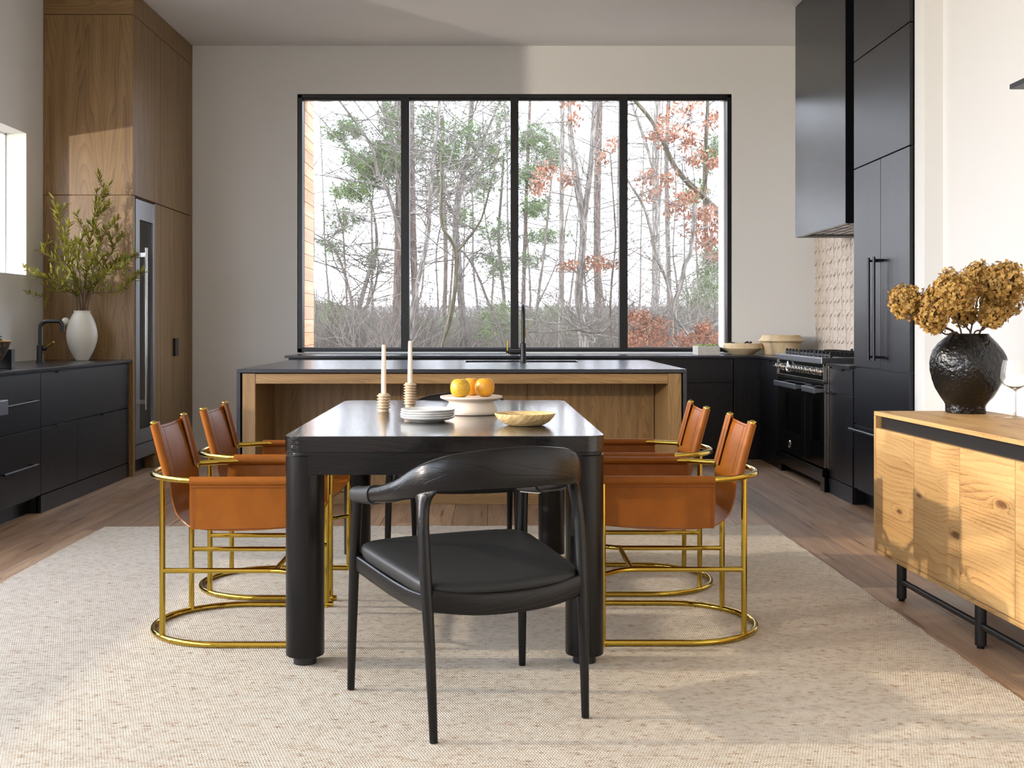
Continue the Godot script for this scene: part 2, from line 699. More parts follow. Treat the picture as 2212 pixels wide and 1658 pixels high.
func make_materials() -> void:
	var soft := picture_grey(256, 256, grey(256, 256, 0.02, 4, 51))
	var grit := picture_grey(256, 256, grey(256, 256, 0.15, 3, 52))
	var lumpy := picture_grey(256, 256, grey(256, 256, 0.035, 4, 53))
	# walls and stone
	mat("plaster", Color(0.875, 0.872, 0.86), 0.75)
	around(bumpy(M.plaster, soft, 0.15), 1.2)
	mat("ceiling", Color(0.90, 0.895, 0.885), 0.85)
	mat("white_trim", Color(0.90, 0.90, 0.89), 0.5)
	mat("black_stone", Color(0.15, 0.155, 0.18), 0.23)
	around(bumpy(M.black_stone, grit, 0.02), 3.0)
	mat("black_metal", Color(0.075, 0.077, 0.083), 0.42)
	mat("hood_black", Color(0.07, 0.075, 0.09), 0.26)  # blue cast in the base colour stands in for reflected window sky
	mat("black_frame", Color(0.06, 0.062, 0.068), 0.38)
	mat("dark_pull", Color(0.20, 0.20, 0.22), 0.3, 0.85)
	mat("steel", Color(0.72, 0.72, 0.72), 0.26, 1.0)
	mat("steel_brushed", Color(0.62, 0.63, 0.65), 0.34, 1.0)
	mat("chrome", Color(0.82, 0.81, 0.79), 0.12, 1.0)
	mat("black_steel", Color(0.16, 0.16, 0.175), 0.22, 0.9)
	mat("black_enamel", Color(0.035, 0.036, 0.042), 0.12)
	mat("black_iron", Color(0.10, 0.10, 0.115), 0.5)
	mat("dark_glass", Color(0.012, 0.012, 0.014), 0.05)
	M.dark_glass.metallic_specular = 0.28
	var g := mat("window_glass", Color(1, 1, 1, 0.03), 0.0)
	g.transparency = BaseMaterial3D.TRANSPARENCY_ALPHA
	g.metallic_specular = 0.2
	var w := mat("drinking_glass", Color(1, 1, 1, 0.05), 0.0)
	w.transparency = BaseMaterial3D.TRANSPARENCY_ALPHA
	w.refraction_enabled = true
	w.refraction_scale = 0.05
	# woods
	var oak := wood(512, 1024, 2, 6, 5.0, [Color(0.575, 0.455, 0.29), Color(0.485, 0.37, 0.22), Color(0.35, 0.255, 0.145)], 11, [], 0.42, 0.30)
	textured("brown_oak", Color(1, 1, 1), 0.42, oak[0], Vector2(1.75, 0.52), oak[1], 0.03)
	textured("island_oak", Color(1.0, 0.99, 0.97), 0.45, oak[0], Vector2(3.1, 0.9), oak[1], 0.03)
	var pale := wood(512, 1024, 1, 2, 17.0, [Color(0.86, 0.72, 0.50), Color(0.765, 0.60, 0.385), Color(0.45, 0.30, 0.165)], 17, [[0.2, 0.12, 0.020, 1.5], [0.62, 0.3, 0.017, 1.5], [0.4, 0.55, 0.013, 1.6], [0.78, 0.62, 0.023, 1.5], [0.15, 0.83, 0.017, 1.6], [0.55, 0.9, 0.024, 1.4], [0.88, 0.08, 0.012, 1.6], [0.33, 0.34, 0.010, 1.5], [0.9, 0.42, 0.014, 1.5]], 0.30, 0.26, 3.4, 3.0)
	textured("knotty_oak", Color(0.89, 0.885, 0.87), 0.5, pale[0], Vector2(1.25, 0.62), pale[1], 0.03)
	var plank := wood(256, 1024, 1, 3, 6.0, [Color(0.755, 0.635, 0.515), Color(0.635, 0.52, 0.415), Color(0.42, 0.335, 0.265)], 23, [[0.3, 0.22, 0.035, 2.2], [0.7, 0.68, 0.04, 2.4]], 0.34, 0.32, 1.6, 2.4)
	var k := 0
	for c in [Color(1, 1, 1), Color(0.93, 0.92, 0.92), Color(0.90, 0.865, 0.83), Color(0.82, 0.81, 0.82)]:
		textured("plank_%d" % k, c, 0.46, plank[0], Vector2(4.2, 0.55), plank[1], 0.04)
		k += 1
	var ebony := wood(512, 1024, 2, 7, 4.0, [Color(0.118, 0.12, 0.138), Color(0.092, 0.093, 0.108), Color(0.062, 0.062, 0.07)], 29, [], 0.6, 0.8)
	textured("black_oak_front", Color(0.66, 0.68, 0.76), 0.34, ebony[0], Vector2(2.1, 0.6), ebony[1], 0.05)  # bluish tint: sky reflection painted into the black of the oak
	textured("black_oak", Color(0.52, 0.52, 0.52), 0.30, ebony[0], Vector2(2.3, 0.7), ebony[1], 0.06)
	M.black_oak.clearcoat_enabled = true
	M.black_oak.clearcoat = 0.12
	M.black_oak.clearcoat_roughness = 0.22
	M.black_oak.metallic_specular = 0.36
	var top: StandardMaterial3D = M.black_oak.duplicate()
	top.roughness = 0.17
	top.clearcoat = 0.5
	top.clearcoat_roughness = 0.12
	M.table_oak = top
	var cedar := wood(256, 512, 1, 3, 2.4, [Color(0.90, 0.755, 0.60), Color(0.84, 0.665, 0.50), Color(0.71, 0.52, 0.365)], 41)
	for i in 3:
		textured("cedar_%d" % i, [Color(1, 1, 1), Color(0.93, 0.9, 0.88), Color(1.0, 0.95, 0.9)][i], 0.6, cedar[0], Vector2(5.0, 1.2))
	textured("pale_wood", Color(1, 1, 1), 0.6, mottled(256, 256, 0.05, 3, Color(0.80, 0.715, 0.60), Color(0.70, 0.605, 0.485), 45, 1, 8), Vector2(8.0, 3.0))
	textured("spalted_wood", Color(1, 1, 1), 0.45, mottled(256, 256, 0.035, 4, Color(0.875, 0.785, 0.60), Color(0.72, 0.58, 0.36), 47, 1, 2), Vector2(6.0, 6.0))
	# cloth and leather
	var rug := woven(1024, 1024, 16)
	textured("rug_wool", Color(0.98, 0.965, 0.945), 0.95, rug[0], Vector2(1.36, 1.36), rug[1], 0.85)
	mat("tan_leather", Color(0.535, 0.305, 0.085), 0.40)
	M.tan_leather.albedo_texture = mottled(256, 256, 0.02, 3, Color(1, 1, 1), Color(0.955, 0.95, 0.945), 61)
	M.tan_leather.uv1_scale = Vector3(2.0, 2.0, 1.0)
	M.tan_leather.clearcoat_enabled = true
	M.tan_leather.clearcoat = 0.06
	M.tan_leather.clearcoat_roughness = 0.25
	M.tan_leather.metallic_specular = 0.27
	mat("tan_thread", Color(0.40, 0.19, 0.06), 0.7)
	mat("pale_thread", Color(0.55, 0.56, 0.57), 0.7)
	mat("black_leather", Color(0.13, 0.135, 0.138), 0.48)
	M.black_leather.metallic_specular = 0.38
	bumpy(around(M.black_leather, 14.0), grit, 0.02)
	mat("brass", Color(0.74, 0.635, 0.275), 0.10, 1.0)
	mat("old_brass", Color(0.70, 0.52, 0.24), 0.35, 1.0)
	# pottery and food
	mat("white_china", Color(0.86, 0.86, 0.85), 0.25)
	mat("vase_white", Color(0.81, 0.79, 0.74), 0.42)
	mat("vase_black", Color(0.028, 0.028, 0.03), 0.26)
	bumpy(around(M.vase_black, 5.0), lumpy, 0.45)
	var clay := mottled(256, 256, 0.02, 4, Color(0.85, 0.775, 0.65), Color(0.82, 0.73, 0.59), 71)
	textured("buff_clay", Color(1.0, 0.985, 0.95), 0.8, clay, Vector2(3.0, 3.0))
	mat("bisque", Color(0.86, 0.80, 0.73), 0.75)
	bumpy(around(M.bisque, 12.0), grit, 0.04)
	textured("terrazzo", Color(1, 1, 1), 0.7, speckled(256, 256, 0.09, Color(0.85, 0.83, 0.80), Color(0.22, 0.21, 0.2), 0.66, 81), Vector2(9, 9))
	mat("candle_wax", Color(0.94, 0.89, 0.79), 0.5)
	M.candle_wax.subsurf_scatter_enabled = true
	M.candle_wax.subsurf_scatter_strength = 0.4
	mat("wick", Color(0.12, 0.11, 0.1), 0.9)
	textured("fruit_yellow", Color(1, 1, 1), 0.42, speckled(256, 256, 0.03, Color(0.80, 0.62, 0.15), Color(0.715, 0.57, 0.17), 0.55, 85), Vector2(11, 11))
	textured("fruit_orange", Color(1, 1, 1), 0.42, speckled(256, 256, 0.05, Color(0.83, 0.585, 0.13), Color(0.795, 0.53, 0.11), 0.55, 86), Vector2(11, 11))
	mat("fruit_end", Color(0.36, 0.31, 0.2), 0.9)
	mat("grape", Color(0.035, 0.035, 0.07), 0.3)
	textured("tile_cream", Color(1, 1, 1), 0.62, mottled(256, 256, 0.03, 3, Color(0.83, 0.785, 0.73), Color(0.78, 0.725, 0.665), 91), Vector2(2, 2))
	mat("tile_bed", Color(0.72, 0.67, 0.61), 0.9)
	textured("planter_dark", Color(1, 1, 1), 0.6, speckled(256, 256, 0.02, Color(0.11, 0.10, 0.09), Color(0.42, 0.30, 0.15), 0.60, 95), Vector2(6, 6))
	mat("gold_rim", Color(0.75, 0.55, 0.25), 0.4, 0.7)
	# plants
	mat("leaf_olive", Color(0.56, 0.53, 0.25), 0.36)
	M.leaf_olive.vertex_color_use_as_albedo = true
	M.leaf_olive.backlight_enabled = true
	M.leaf_olive.backlight = Color(0.7, 0.7, 0.25)
	mat("stem_brown", Color(0.36, 0.27, 0.19), 0.8)
	mat("petal_gold", Color(0.775, 0.675, 0.43), 0.7)
	M.petal_gold.vertex_color_use_as_albedo = true
	M.petal_gold.backlight_enabled = true
	M.petal_gold.backlight = Color(0.22, 0.16, 0.07)
	mat("leaf_green", Color(0.20, 0.32, 0.12), 0.6)
	mat("moss", Color(0.50, 0.58, 0.25), 0.8)
	# outdoors
	var bark := picture_grey(256, 256, grey(256, 256, 0.05, 3, 97, 1, 4))
	for b in [["bark_grey", Color(0.31, 0.285, 0.26), Color(0.48, 0.45, 0.415)], ["bark_pale", Color(0.38, 0.355, 0.325), Color(0.62, 0.595, 0.56)], ["bark_pine", Color(0.29, 0.245, 0.22), Color(0.45, 0.385, 0.345)], ["bark_moss", Color(0.26, 0.245, 0.175), Color(0.44, 0.41, 0.33)]]:
		textured(b[0], Color(1, 1, 1), 0.95, mottled(256, 256, 0.06, 3, b[1], b[2], 98, 1, 4), Vector2(2.0, 1.0), bark, 1.2)
	mat("twig", Color(0.375, 0.35, 0.325), 0.95)
	mat("needle", Color(0.475, 0.535, 0.37), 0.8)
	M.needle.vertex_color_use_as_albedo = true
	mat("oak_leaf", Color(0.60, 0.475, 0.40), 0.8)
	M.oak_leaf.vertex_color_use_as_albedo = true
	mat("far_wood", Color(0.435, 0.405, 0.375), 1.0)
	M.far_wood.vertex_color_use_as_albedo = true
	mat("earth", Color(0.50, 0.45, 0.39), 1.0)
	mat("lawn", Color(0.47, 0.48, 0.40), 1.0)


# ---------------------------------------------------------------- the room
func build_floor() -> void:
	var slab := shape()
	slab.block(Vector3(-3.9, -0.25, 3.4), Vector3(3.4, -0.022, -BACK - 0.3), 0.0)
	var fl_ := struct("floor", slab, M.plank_2)
	# planks run towards the window; one mesh each, in a few lengths
	var x := -3.332 - FLOOR_W
	while x < 2.9:
		var z := -1.2 + rng.randf() * 1.6
		while z > -BACK - 0.02:
			var length := 1.1 + rng.randf() * 1.3
			var far := maxf(z - length, -BACK - 0.02)
			var x0 := maxf(x, WALL_L)
			var x1 := minf(x + FLOOR_W, WALL_R)
			if z - far > 0.05 and x1 - x0 > 0.02:
				# nothing shows of a plank that lies wholly under the rug or beside the lens
				var s := shape(2, some_shift())
				s.block(Vector3(x0 + 0.0008, -0.022, z - 0.0008), Vector3(x1 - 0.0008, 0.0, far + 0.0008), 0.0016)
				var pick := rng.randf()
				part("plank", s, M["plank_%d" % (0 if pick < 0.45 else 1 if pick < 0.72 else 2 if pick < 0.88 else 3)], fl_)
			z = far
		x += FLOOR_W


# the rest of a wall round an opening: a and b are opposite corners of the wall, lo and hi of the hole, along axis ax and y
func holed(s: Shape, a: Vector3, b: Vector3, ax: int, holes: Array) -> void:
	var cuts := [a[ax], b[ax]]
	for h in holes:
		cuts.append(h[0])
		cuts.append(h[1])
	cuts.sort()
	for i in cuts.size() - 1:
		var p0: float = cuts[i]
		var p1: float = cuts[i + 1]
		if p1 - p0 < 1e-4:
			continue
		var spans := [[a.y, b.y]]
		for h in holes:
			if h[0] <= p0 + 1e-4 and h[1] >= p1 - 1e-4:
				spans = [[a.y, h[2]], [h[3], b.y]]
		for q in spans:
			var lo := a
			var hi := b
			lo[ax] = p0
			hi[ax] = p1
			lo.y = q[0]
			hi.y = q[1]
			s.block(lo, hi, 0.0)


func build_walls() -> void:
	var s := shape()
	holed(s, Vector3(-3.67, -0.02, -BACK - 0.3), Vector3(3.2, CEIL + 0.01, -BACK), 0, [[-1.785, 2.168, 0.9, 3.252]])
	struct("wall_back", s, M.plaster)
	s = shape()
	holed(s, Vector3(-3.67, -0.02, -BACK), Vector3(WALL_L, CEIL + 0.01, 3.4), 2, [[-8.37, -7.35, 1.516, 2.553], [-6.28, 2.6, 0.87, 3.40]])
	struct("wall_left", s, M.plaster)
	s = shape()
	s.block(Vector3(WALL_R, -0.02, -BACK), Vector3(3.2, CEIL + 0.01, -6.33), 0.0)
	struct("wall_right", s, M.plaster)
	s = shape()                # the dining side is a little narrower than the kitchen
	s.block(Vector3(2.33, -0.02, -6.325), Vector3(3.2, CEIL + 0.01, -6.18), 0.0)
	s.block(Vector3(WALL_S, -0.02, -6.18), Vector3(3.2, CEIL + 0.01, 3.4), 0.0)
	struct("wall_dining_side", s, M.plaster)
	s = shape()
	s.block(Vector3(-3.67, -0.02, 3.2), Vector3(3.2, CEIL + 0.01, 3.45), 0.0)
	struct("wall_front", s, M.plaster)
	s = shape()
	s.block(Vector3(-3.67, CEIL, -BACK - 0.3), Vector3(3.2, CEIL + 0.3, 3.45), 0.0)
	struct("ceiling", s, M.ceiling)
	s = shape()
	s.block(Vector3(-2.735, 0.0, -BACK), Vector3(-1.86, 0.105, -BACK + 0.014), 0.003)
	struct("baseboard_back", s, M.plaster)
	var sw := thing("light_switch", "white double light switch on the pale wall beside the tall black cabinet", "light switch")
	s = shape()
	s.block(Vector3(2.344, 1.143, -6.18), Vector3(2.416, 1.218, -6.171), 0.003)
	part("plate", s, M.white_trim, sw)
	for k in 2:
		s = shape()
		s.block(Vector3(2.352 + k * 0.03, 1.155, -6.172), Vector3(2.378 + k * 0.03, 1.206, -6.166), 0.002)
		part("rocker", s, M.white_trim, sw)


func build_window() -> void:
	var win := Node3D.new()
	win.name = "window_1"
	win.set_meta("kind", "structure")
	add_child(win)
	var z0 := -BACK - 0.005
	var x0 := -1.781
	var x1 := 2.164
	var y0 := 0.905
	var y1 := 3.248
	# frame round the whole opening, a slimmer sash inside it
	for b in [["frame_head", x0, x1, y1 - 0.03, y1], ["frame_sill", x0, x1, y0, y0 + 0.034], ["frame_jamb", x0, x0 + 0.04, y0, y1], ["frame_jamb", x1 - 0.036, x1, y0, y1]]:
		var s := shape()
		s.block(Vector3(b[1], b[3], z0 - 0.11), Vector3(b[2], b[4], z0), 0.002)
		part(b[0], s, M.black_frame, win)
	var bars := [[-0.842, -0.766], [0.155, 0.228], [1.145, 1.221]]
	for b in bars:
		var s := shape()
		s.block(Vector3(b[0], y0 + 0.02, z0 - 0.10), Vector3(b[1], y1 - 0.02, z0 + 0.012), 0.003)
		part("mullion", s, M.black_frame, win)
	var edges := [x0 + 0.036, -0.842, -0.766, 0.155, 0.228, 1.145, 1.221, x1 - 0.032]
	for k in 4:
		var a: float = edges[k * 2]
		var b: float = edges[k * 2 + 1]
		var s := shape()
		s.block(Vector3(a, y1 - 0.046, z0 - 0.085), Vector3(b, y1 - 0.028, z0 - 0.03), 0.001)
		s.block(Vector3(a, y0 + 0.03, z0 - 0.085), Vector3(b, y0 + 0.042, z0 - 0.03), 0.001)
		part("sash", s, M.black_frame, win)
		s = shape()
		s.block(Vector3(a + 0.002, y0 + 0.04, z0 - 0.064), Vector3(b - 0.002, y1 - 0.045, z0 - 0.058), 0.0)
		part("pane", s, M.window_glass, win)
	# cedar cladding on the outside return to the left of the window, a plain white return to the right
	var clad := Node3D.new()
	clad.name = "trim_1"
	clad.set_meta("kind", "structure")
	add_child(clad)
	var y := 0.72
	var k := 0
	while y < 3.40:
		var s := shape(2, some_shift())
		s.block(Vector3(-1.86, y, z0 - 0.12), Vector3(-1.738, y + 0.118, z0 - 0.66), 0.003)
		part("cedar_board", s, M["cedar_%d" % (k * 7 % 3)], clad)
		y += 0.121
		k += 1
	var s := shape()
	s.block(Vector3(-1.9, 0.6, z0 - 0.12), Vector3(-1.75, 3.5, z0 - 0.64), 0.0)
	part("backing", s, M.cedar_1, clad)
	s = shape()
	s.block(Vector3(2.118, 0.6, z0 - 0.12), Vector3(2.3, 3.5, z0 - 0.36), 0.002)
	struct("trim_2", s, M.white_trim)
	# the narrow window over the wet bar
	var w2 := Node3D.new()
	w2.name = "window_2"
	w2.set_meta("kind", "structure")
	add_child(w2)
	s = shape()
	s.block(Vector3(-3.60, 1.516, -8.37), Vector3(-3.594, 2.553, -7.35), 0.0)
	part("pane", s, M.window_glass, w2)
	s = shape()
	for b in [[1.516, 1.53, -8.37, -7.35], [2.539, 2.553, -8.37, -7.35], [1.516, 2.553, -8.37, -8.356], [1.516, 2.553, -7.364, -7.35]]:
		s.block(Vector3(-3.63, b[0], b[2]), Vector3(-3.57, b[1], b[3]), 0.0)
	part("frame", s, M.white_trim, w2)


func build_backsplash() -> void:
	# kiln-curved tiles in staggered columns, each tilted its own way, on the kitchen's right wall behind the range
	var bed := Node3D.new()
	bed.name = "trim_3"
	bed.set_meta("kind", "structure")
	add_child(bed)
	var s := shape()
	s.block(Vector3(WALL_R - 0.012, COUNTER + 0.002, -BACK + 0.002), Vector3(WALL_R, 1.95, -7.32), 0.0)
	part("tile_bed", s, M.tile_bed, bed)
	var kinds := []
	for q in 4:
		var t := shape()
		t.shift = some_shift()
		var hw := 0.0565
		var hh := 0.0565
		# a chevron-ended tile: its face is folded along the middle, one half proud of the other
		var lift: float = [0.036, 0.028, 0.042, 0.032][q]
		var pts := [[-hw, -hh + 0.028, 0.004], [0.0, -hh - 0.028, lift], [hw, -hh + 0.028, 0.012], [hw, hh + 0.028, 0.022], [0.0, hh - 0.028, lift * 0.25], [-hw, hh + 0.028, 0.014]]
		var mid := Vector3(-lift * 0.8, -0.01, 0.006 * (q - 1.5))
		for i in 6:
			var a: Array = pts[i]
			var b: Array = pts[(i + 1) % 6]
			var pa := Vector3(-a[2], a[1], a[0])
			var pb := Vector3(-b[2], b[1], b[0])
			t.tri(t.vert(mid), t.vert(pb), t.vert(pa))
			var c := t.vert(pa)
			var d := t.vert(pb)
			var e := t.vert(Vector3(0.004, pb.y, pb.z))
			var f := t.vert(Vector3(0.004, pa.y, pa.z))
			t.quad(c, d, e, f)
		kinds.append(t.mesh())
	var col := 0
	var z := -BACK + 0.06
	while z < -7.38:
		var y := COUNTER + 0.075
		while y < 1.93:
			var o := part_of("tile", kinds[(col * 3 + int(y * 31.0)) % 4], M.tile_cream, bed)
			o.position = Vector3(WALL_R - 0.012, y, z)
			y += 0.1145
		col += 1
		z += 0.1145


# ---------------------------------------------------------------- kitchen
# a front on a run along the side walls: face at x = fx looking to side sgn, from distance d0 to d1, y0 to y1
func front(called: String, fx: float, sgn: float, d0: float, d1: float, y0: float, y1: float, m: Material, under: Node3D, thick := 0.02) -> MeshInstance3D:
	var s := shape(1, some_shift())
	s.block(Vector3(fx - sgn * thick, y0 + 0.0015, -d1 + 0.0015), Vector3(fx, y1 - 0.0015, -d0 - 0.0015), 0.0015)
	return part(called, s, m, under)


# a thin lip pull on the top edge of a front
func lip(fx: float, sgn: float, d: float, y: float, under: Node3D, length := 0.14) -> void:
	var s := shape()
	s.block(Vector3(fx - sgn * 0.004, y - 0.003, -d - length * 0.5), Vector3(fx + sgn * 0.016, y + 0.0015, -d + length * 0.5), 0.001)
	s.block(Vector3(fx + sgn * 0.013, y - 0.010, -d - length * 0.5), Vector3(fx + sgn * 0.016, y, -d + length * 0.5), 0.001)
	part("pull", s, M.dark_pull, under)


func bar_pull(fx: float, sgn: float, a: Vector2, b: Vector2, under: Node3D, out := 0.042, r := 0.0075) -> void:
	var s := shape()       # a and b are (distance, height) of the ends
	var p := Vector3(fx + sgn * out, a.y, -a.x)
	var q := Vector3(fx + sgn * out, b.y, -b.x)
	s.rod(p, q, r, 12)
	var d := (q - p).normalized() * 0.02
	for e in [p + d, q - d]:
		s.rod(e, Vector3(fx, e.y, e.z), r * 0.9, 10)
	part("handle", s, M.dark_pull, under)


func build_left_run() -> void:
	var fx := -2.765
	var u := thing("base_cabinet", "black oak base cabinet with three thin lip pulls, under the tall white vase", "cabinet", Vector3.ZERO, 0.0, "black base cabinets")
	var s := shape(1)
	s.block(Vector3(WALL_L + 0.004, 0.10, -8.676), Vector3(fx - 0.021, COUNTER - 0.022, -6.984), 0.0)
	s.block(Vector3(WALL_L + 0.05, 0.0, -8.676), Vector3(fx - 0.03, 0.105, -6.984), 0.0)
	part("body", s, M.black_oak_front, u)
	front("door_front", fx, 1, 6.985, 8.665, 0.527, 0.860, M.black_oak_front, u)
	front("door_front", fx, 1, 6.985, 7.60, 0.112, 0.522, M.black_oak_front, u)
	front("door_front", fx, 1, 7.60, 8.665, 0.112, 0.522, M.black_oak_front, u)
	front("plinth", fx, 1, 6.985, 8.672, 0.0, 0.108, M.black_oak_front, u)
	lip(fx, 1, 7.29, 0.860, u)
	lip(fx, 1, 7.28, 0.522, u)
	lip(fx, 1, 8.13, 0.522, u)
	u = thing("base_cabinet", "black oak drawer cabinet with two long dark bar handles, beside the black bar tap", "cabinet", Vector3.ZERO, 0.0, "black base cabinets")
	s = shape(1)
	s.block(Vector3(WALL_L + 0.004, 0.10, -6.98), Vector3(fx - 0.021, COUNTER - 0.022, -6.345), 0.0)
	s.block(Vector3(WALL_L + 0.05, 0.0, -6.98), Vector3(fx - 0.085, 0.10, -6.345), 0.0)
	part("body", s, M.black_oak_front, u)
	front("drawer", fx, 1, 6.345, 6.982, 0.527, 0.860, M.black_oak_front, u)
	front("drawer", fx, 1, 6.345, 6.982, 0.112, 0.522, M.black_oak_front, u)
	bar_pull(fx, 1, Vector2(6.375, 0.692), Vector2(6.84, 0.698), u)
	bar_pull(fx, 1, Vector2(6.365, 0.313), Vector2(6.84, 0.316), u)
	u = thing("dishwasher", "dark undercounter appliance with a thick brushed steel handle, beside the drawers", "appliance")
	s = shape(1)
	s.block(Vector3(WALL_L + 0.004, 0.10, -6.338), Vector3(fx - 0.022, COUNTER - 0.022, -5.62), 0.0)
	s.block(Vector3(WALL_L + 0.05, 0.0, -6.338), Vector3(fx - 0.085, 0.10, -5.62), 0.0)
	part("body", s, M.black_steel, u)
	front("door", fx, 1, 5.625, 6.34, 0.112, 0.862, M.black_steel, u)
	s = shape()
	s.block(Vector3(fx + 0.045, 0.655, -6.335), Vector3(fx + 0.078, 0.738, -5.70), 0.004)
	s.block(Vector3(fx, 0.67, -6.20), Vector3(fx + 0.05, 0.724, -6.15), 0.002)
	s.block(Vector3(fx, 0.67, -5.80), Vector3(fx + 0.05, 0.724, -5.75), 0.002)
	part("handle", s, M.steel_brushed, u)
	s = shape()
	s.block(Vector3(WALL_L + 0.002, COUNTER - 0.021, -8.677), Vector3(-2.745, COUNTER, -5.60), 0.003)
	solo("countertop", s, M.black_stone, "thin black stone worktop along the left wall, holding the white vase and bar tap", "countertop")
	# bar tap
	var b := Vector3(-3.18, COUNTER, -8.02)
	u = thing("faucet", "matt black bar tap with a squared spout and brass lever, beside the white vase", "faucet", b)
	s = shape()
	s.lathe(Vector3.ZERO, pv2([0.0, 0.0, 0.030, 0.0, 0.030, 0.0, 0.030, 0.006, 0.023, 0.008, 0.023, 0.008, 0.023, 0.118, 0.023, 0.118, 0.019, 0.122, 0.0, 0.122]), 24)
	part("base", s, M.black_metal, u)
	s = shape()
	s.tube(rounded([Vector3(0, 0.11, 0), Vector3(0, 0.288, 0), Vector3(0.15, 0.288, -0.02), Vector3(0.15, 0.215, -0.02)], 0.055, 8), fl(0.0135), 14)
	part("spout", s, M.black_metal, u)
	s = shape()
	s.ball(Vector3(0.033, 0.098, 0.0), Vector3(0.018, 0.018, 0.018))
	part("valve", s, M.black_metal, u)
	s = shape()
	s.rod(Vector3(0.045, 0.104, 0.004), Vector3(0.10, 0.142, 0.012), 0.0075, 12, 0.0085)
	part("lever", s, M.old_brass, u)


func build_oak_tower() -> void:
	var fx := -2.737
	var u := thing("tall_cabinet", "full-height brown oak cabinet wall with a black slot pull, around the wine fridge", "cabinet")
	var s := shape(1, Vector2(0.02, 0.3))
	# its carcass leaves a bay for the fridge
	s.block(Vector3(WALL_L + 0.003, 0.0, -BACK + 0.002), Vector3(fx - 0.022, 3.5, -9.235), 0.0)
	s.block(Vector3(WALL_L + 0.003, 2.135, -9.235), Vector3(fx - 0.022, 3.5, -8.70), 0.0)
	s.block(Vector3(WALL_L + 0.003, 0.0, -9.235), Vector3(fx - 0.45, 2.135, -8.70), 0.0)
	part("body", s, M.brown_oak, u)
	for y in [[0.0, 2.135], [2.139, 3.506]]:
		s = shape(1, Vector2(0.10, y[0] * 0.4))
		s.block(Vector3(WALL_L + 0.003, y[0], -8.73), Vector3(fx, y[1], -8.68), 0.0015)
		part("side_panel", s, M.brown_oak, u)
	s = shape(0, some_shift())
	s.block(Vector3(WALL_L + 0.003, 3.51, -BACK + 0.002), Vector3(fx, CEIL - 0.003, -8.68), 0.0015)
	part("frieze", s, M.brown_oak, u)
	front("door", fx, 1, 8.732, 9.232, 2.139, 3.506, M.brown_oak, u)
	front("stile", fx, 1, 9.234, 9.395, 2.139, 3.506, M.brown_oak, u)
	front("door", fx, 1, 9.397, 10.235, 2.139, 3.506, M.brown_oak, u)
	front("filler", fx, 1, 10.237, 10.395, 2.139, 3.506, M.brown_oak, u)
	front("stile", fx, 1, 9.234, 9.395, 0.10, 2.135, M.brown_oak, u)
	front("door", fx, 1, 9.397, 9.806, 0.10, 2.135, M.brown_oak, u)
	front("door", fx, 1, 9.808, 10.235, 0.10, 2.135, M.brown_oak, u)
	front("filler", fx, 1, 10.237, 10.395, 0.10, 2.135, M.brown_oak, u)
	front("plinth", fx - 0.004, 1, 9.234, 10.395, 0.0, 0.098, M.brown_oak, u)
	s = shape()
	s.block(Vector3(fx - 0.004, 0.886, -9.86), Vector3(fx + 0.022, 1.038, -9.765), 0.002)
	part("pull", s, M.black_metal, u)
	# wine fridge in the bay
	u = thing("wine_fridge", "narrow steel-framed wine fridge with black glass door and long vertical handle", "wine fridge")
	s = shape()
	s.block(Vector3(fx - 0.44, 0.10, -9.23), Vector3(fx - 0.03, 2.11, -8.735), 0.0)
	part("body", s, M.black_metal, u)
	s = shape()
	s.block(Vector3(fx - 0.10, 0.0, -9.23), Vector3(fx - 0.08, 0.11, -8.735), 0.0)
	part("kick_plate", s, M.black_metal, u)
	for r in [[8.737, 8.83, 0.235, 2.118], [9.17, 9.228, 0.235, 2.118], [8.83, 9.17, 1.965, 2.118], [8.83, 9.17, 0.235, 0.345]]:
		s = shape()
		s.block(Vector3(fx - 0.026, r[2], -r[1]), Vector3(fx + 0.006, r[3], -r[0]), 0.002)
		part("door_frame", s, M.steel_brushed, u)
	s = shape()
	s.block(Vector3(fx - 0.026, 0.345, -9.17), Vector3(fx - 0.012, 1.965, -8.83), 0.0)
	part("door_glass", s, M.dark_glass, u)
	s = shape()
	s.block(Vector3(fx - 0.03, 0.12, -9.228), Vector3(fx + 0.004, 0.228, -8.737), 0.002)
	part("grille", s, M.steel_brushed, u)
	s = shape()
	s.rod(Vector3(fx + 0.062, 0.50, -8.80), Vector3(fx + 0.062, 1.745, -8.80), 0.013, 16)
	for y in [0.56, 1.69]:
		s.block(Vector3(fx + 0.004, y - 0.018, -8.816), Vector3(fx + 0.062, y + 0.018, -8.784), 0.002)
	part("handle", s, M.steel, u)


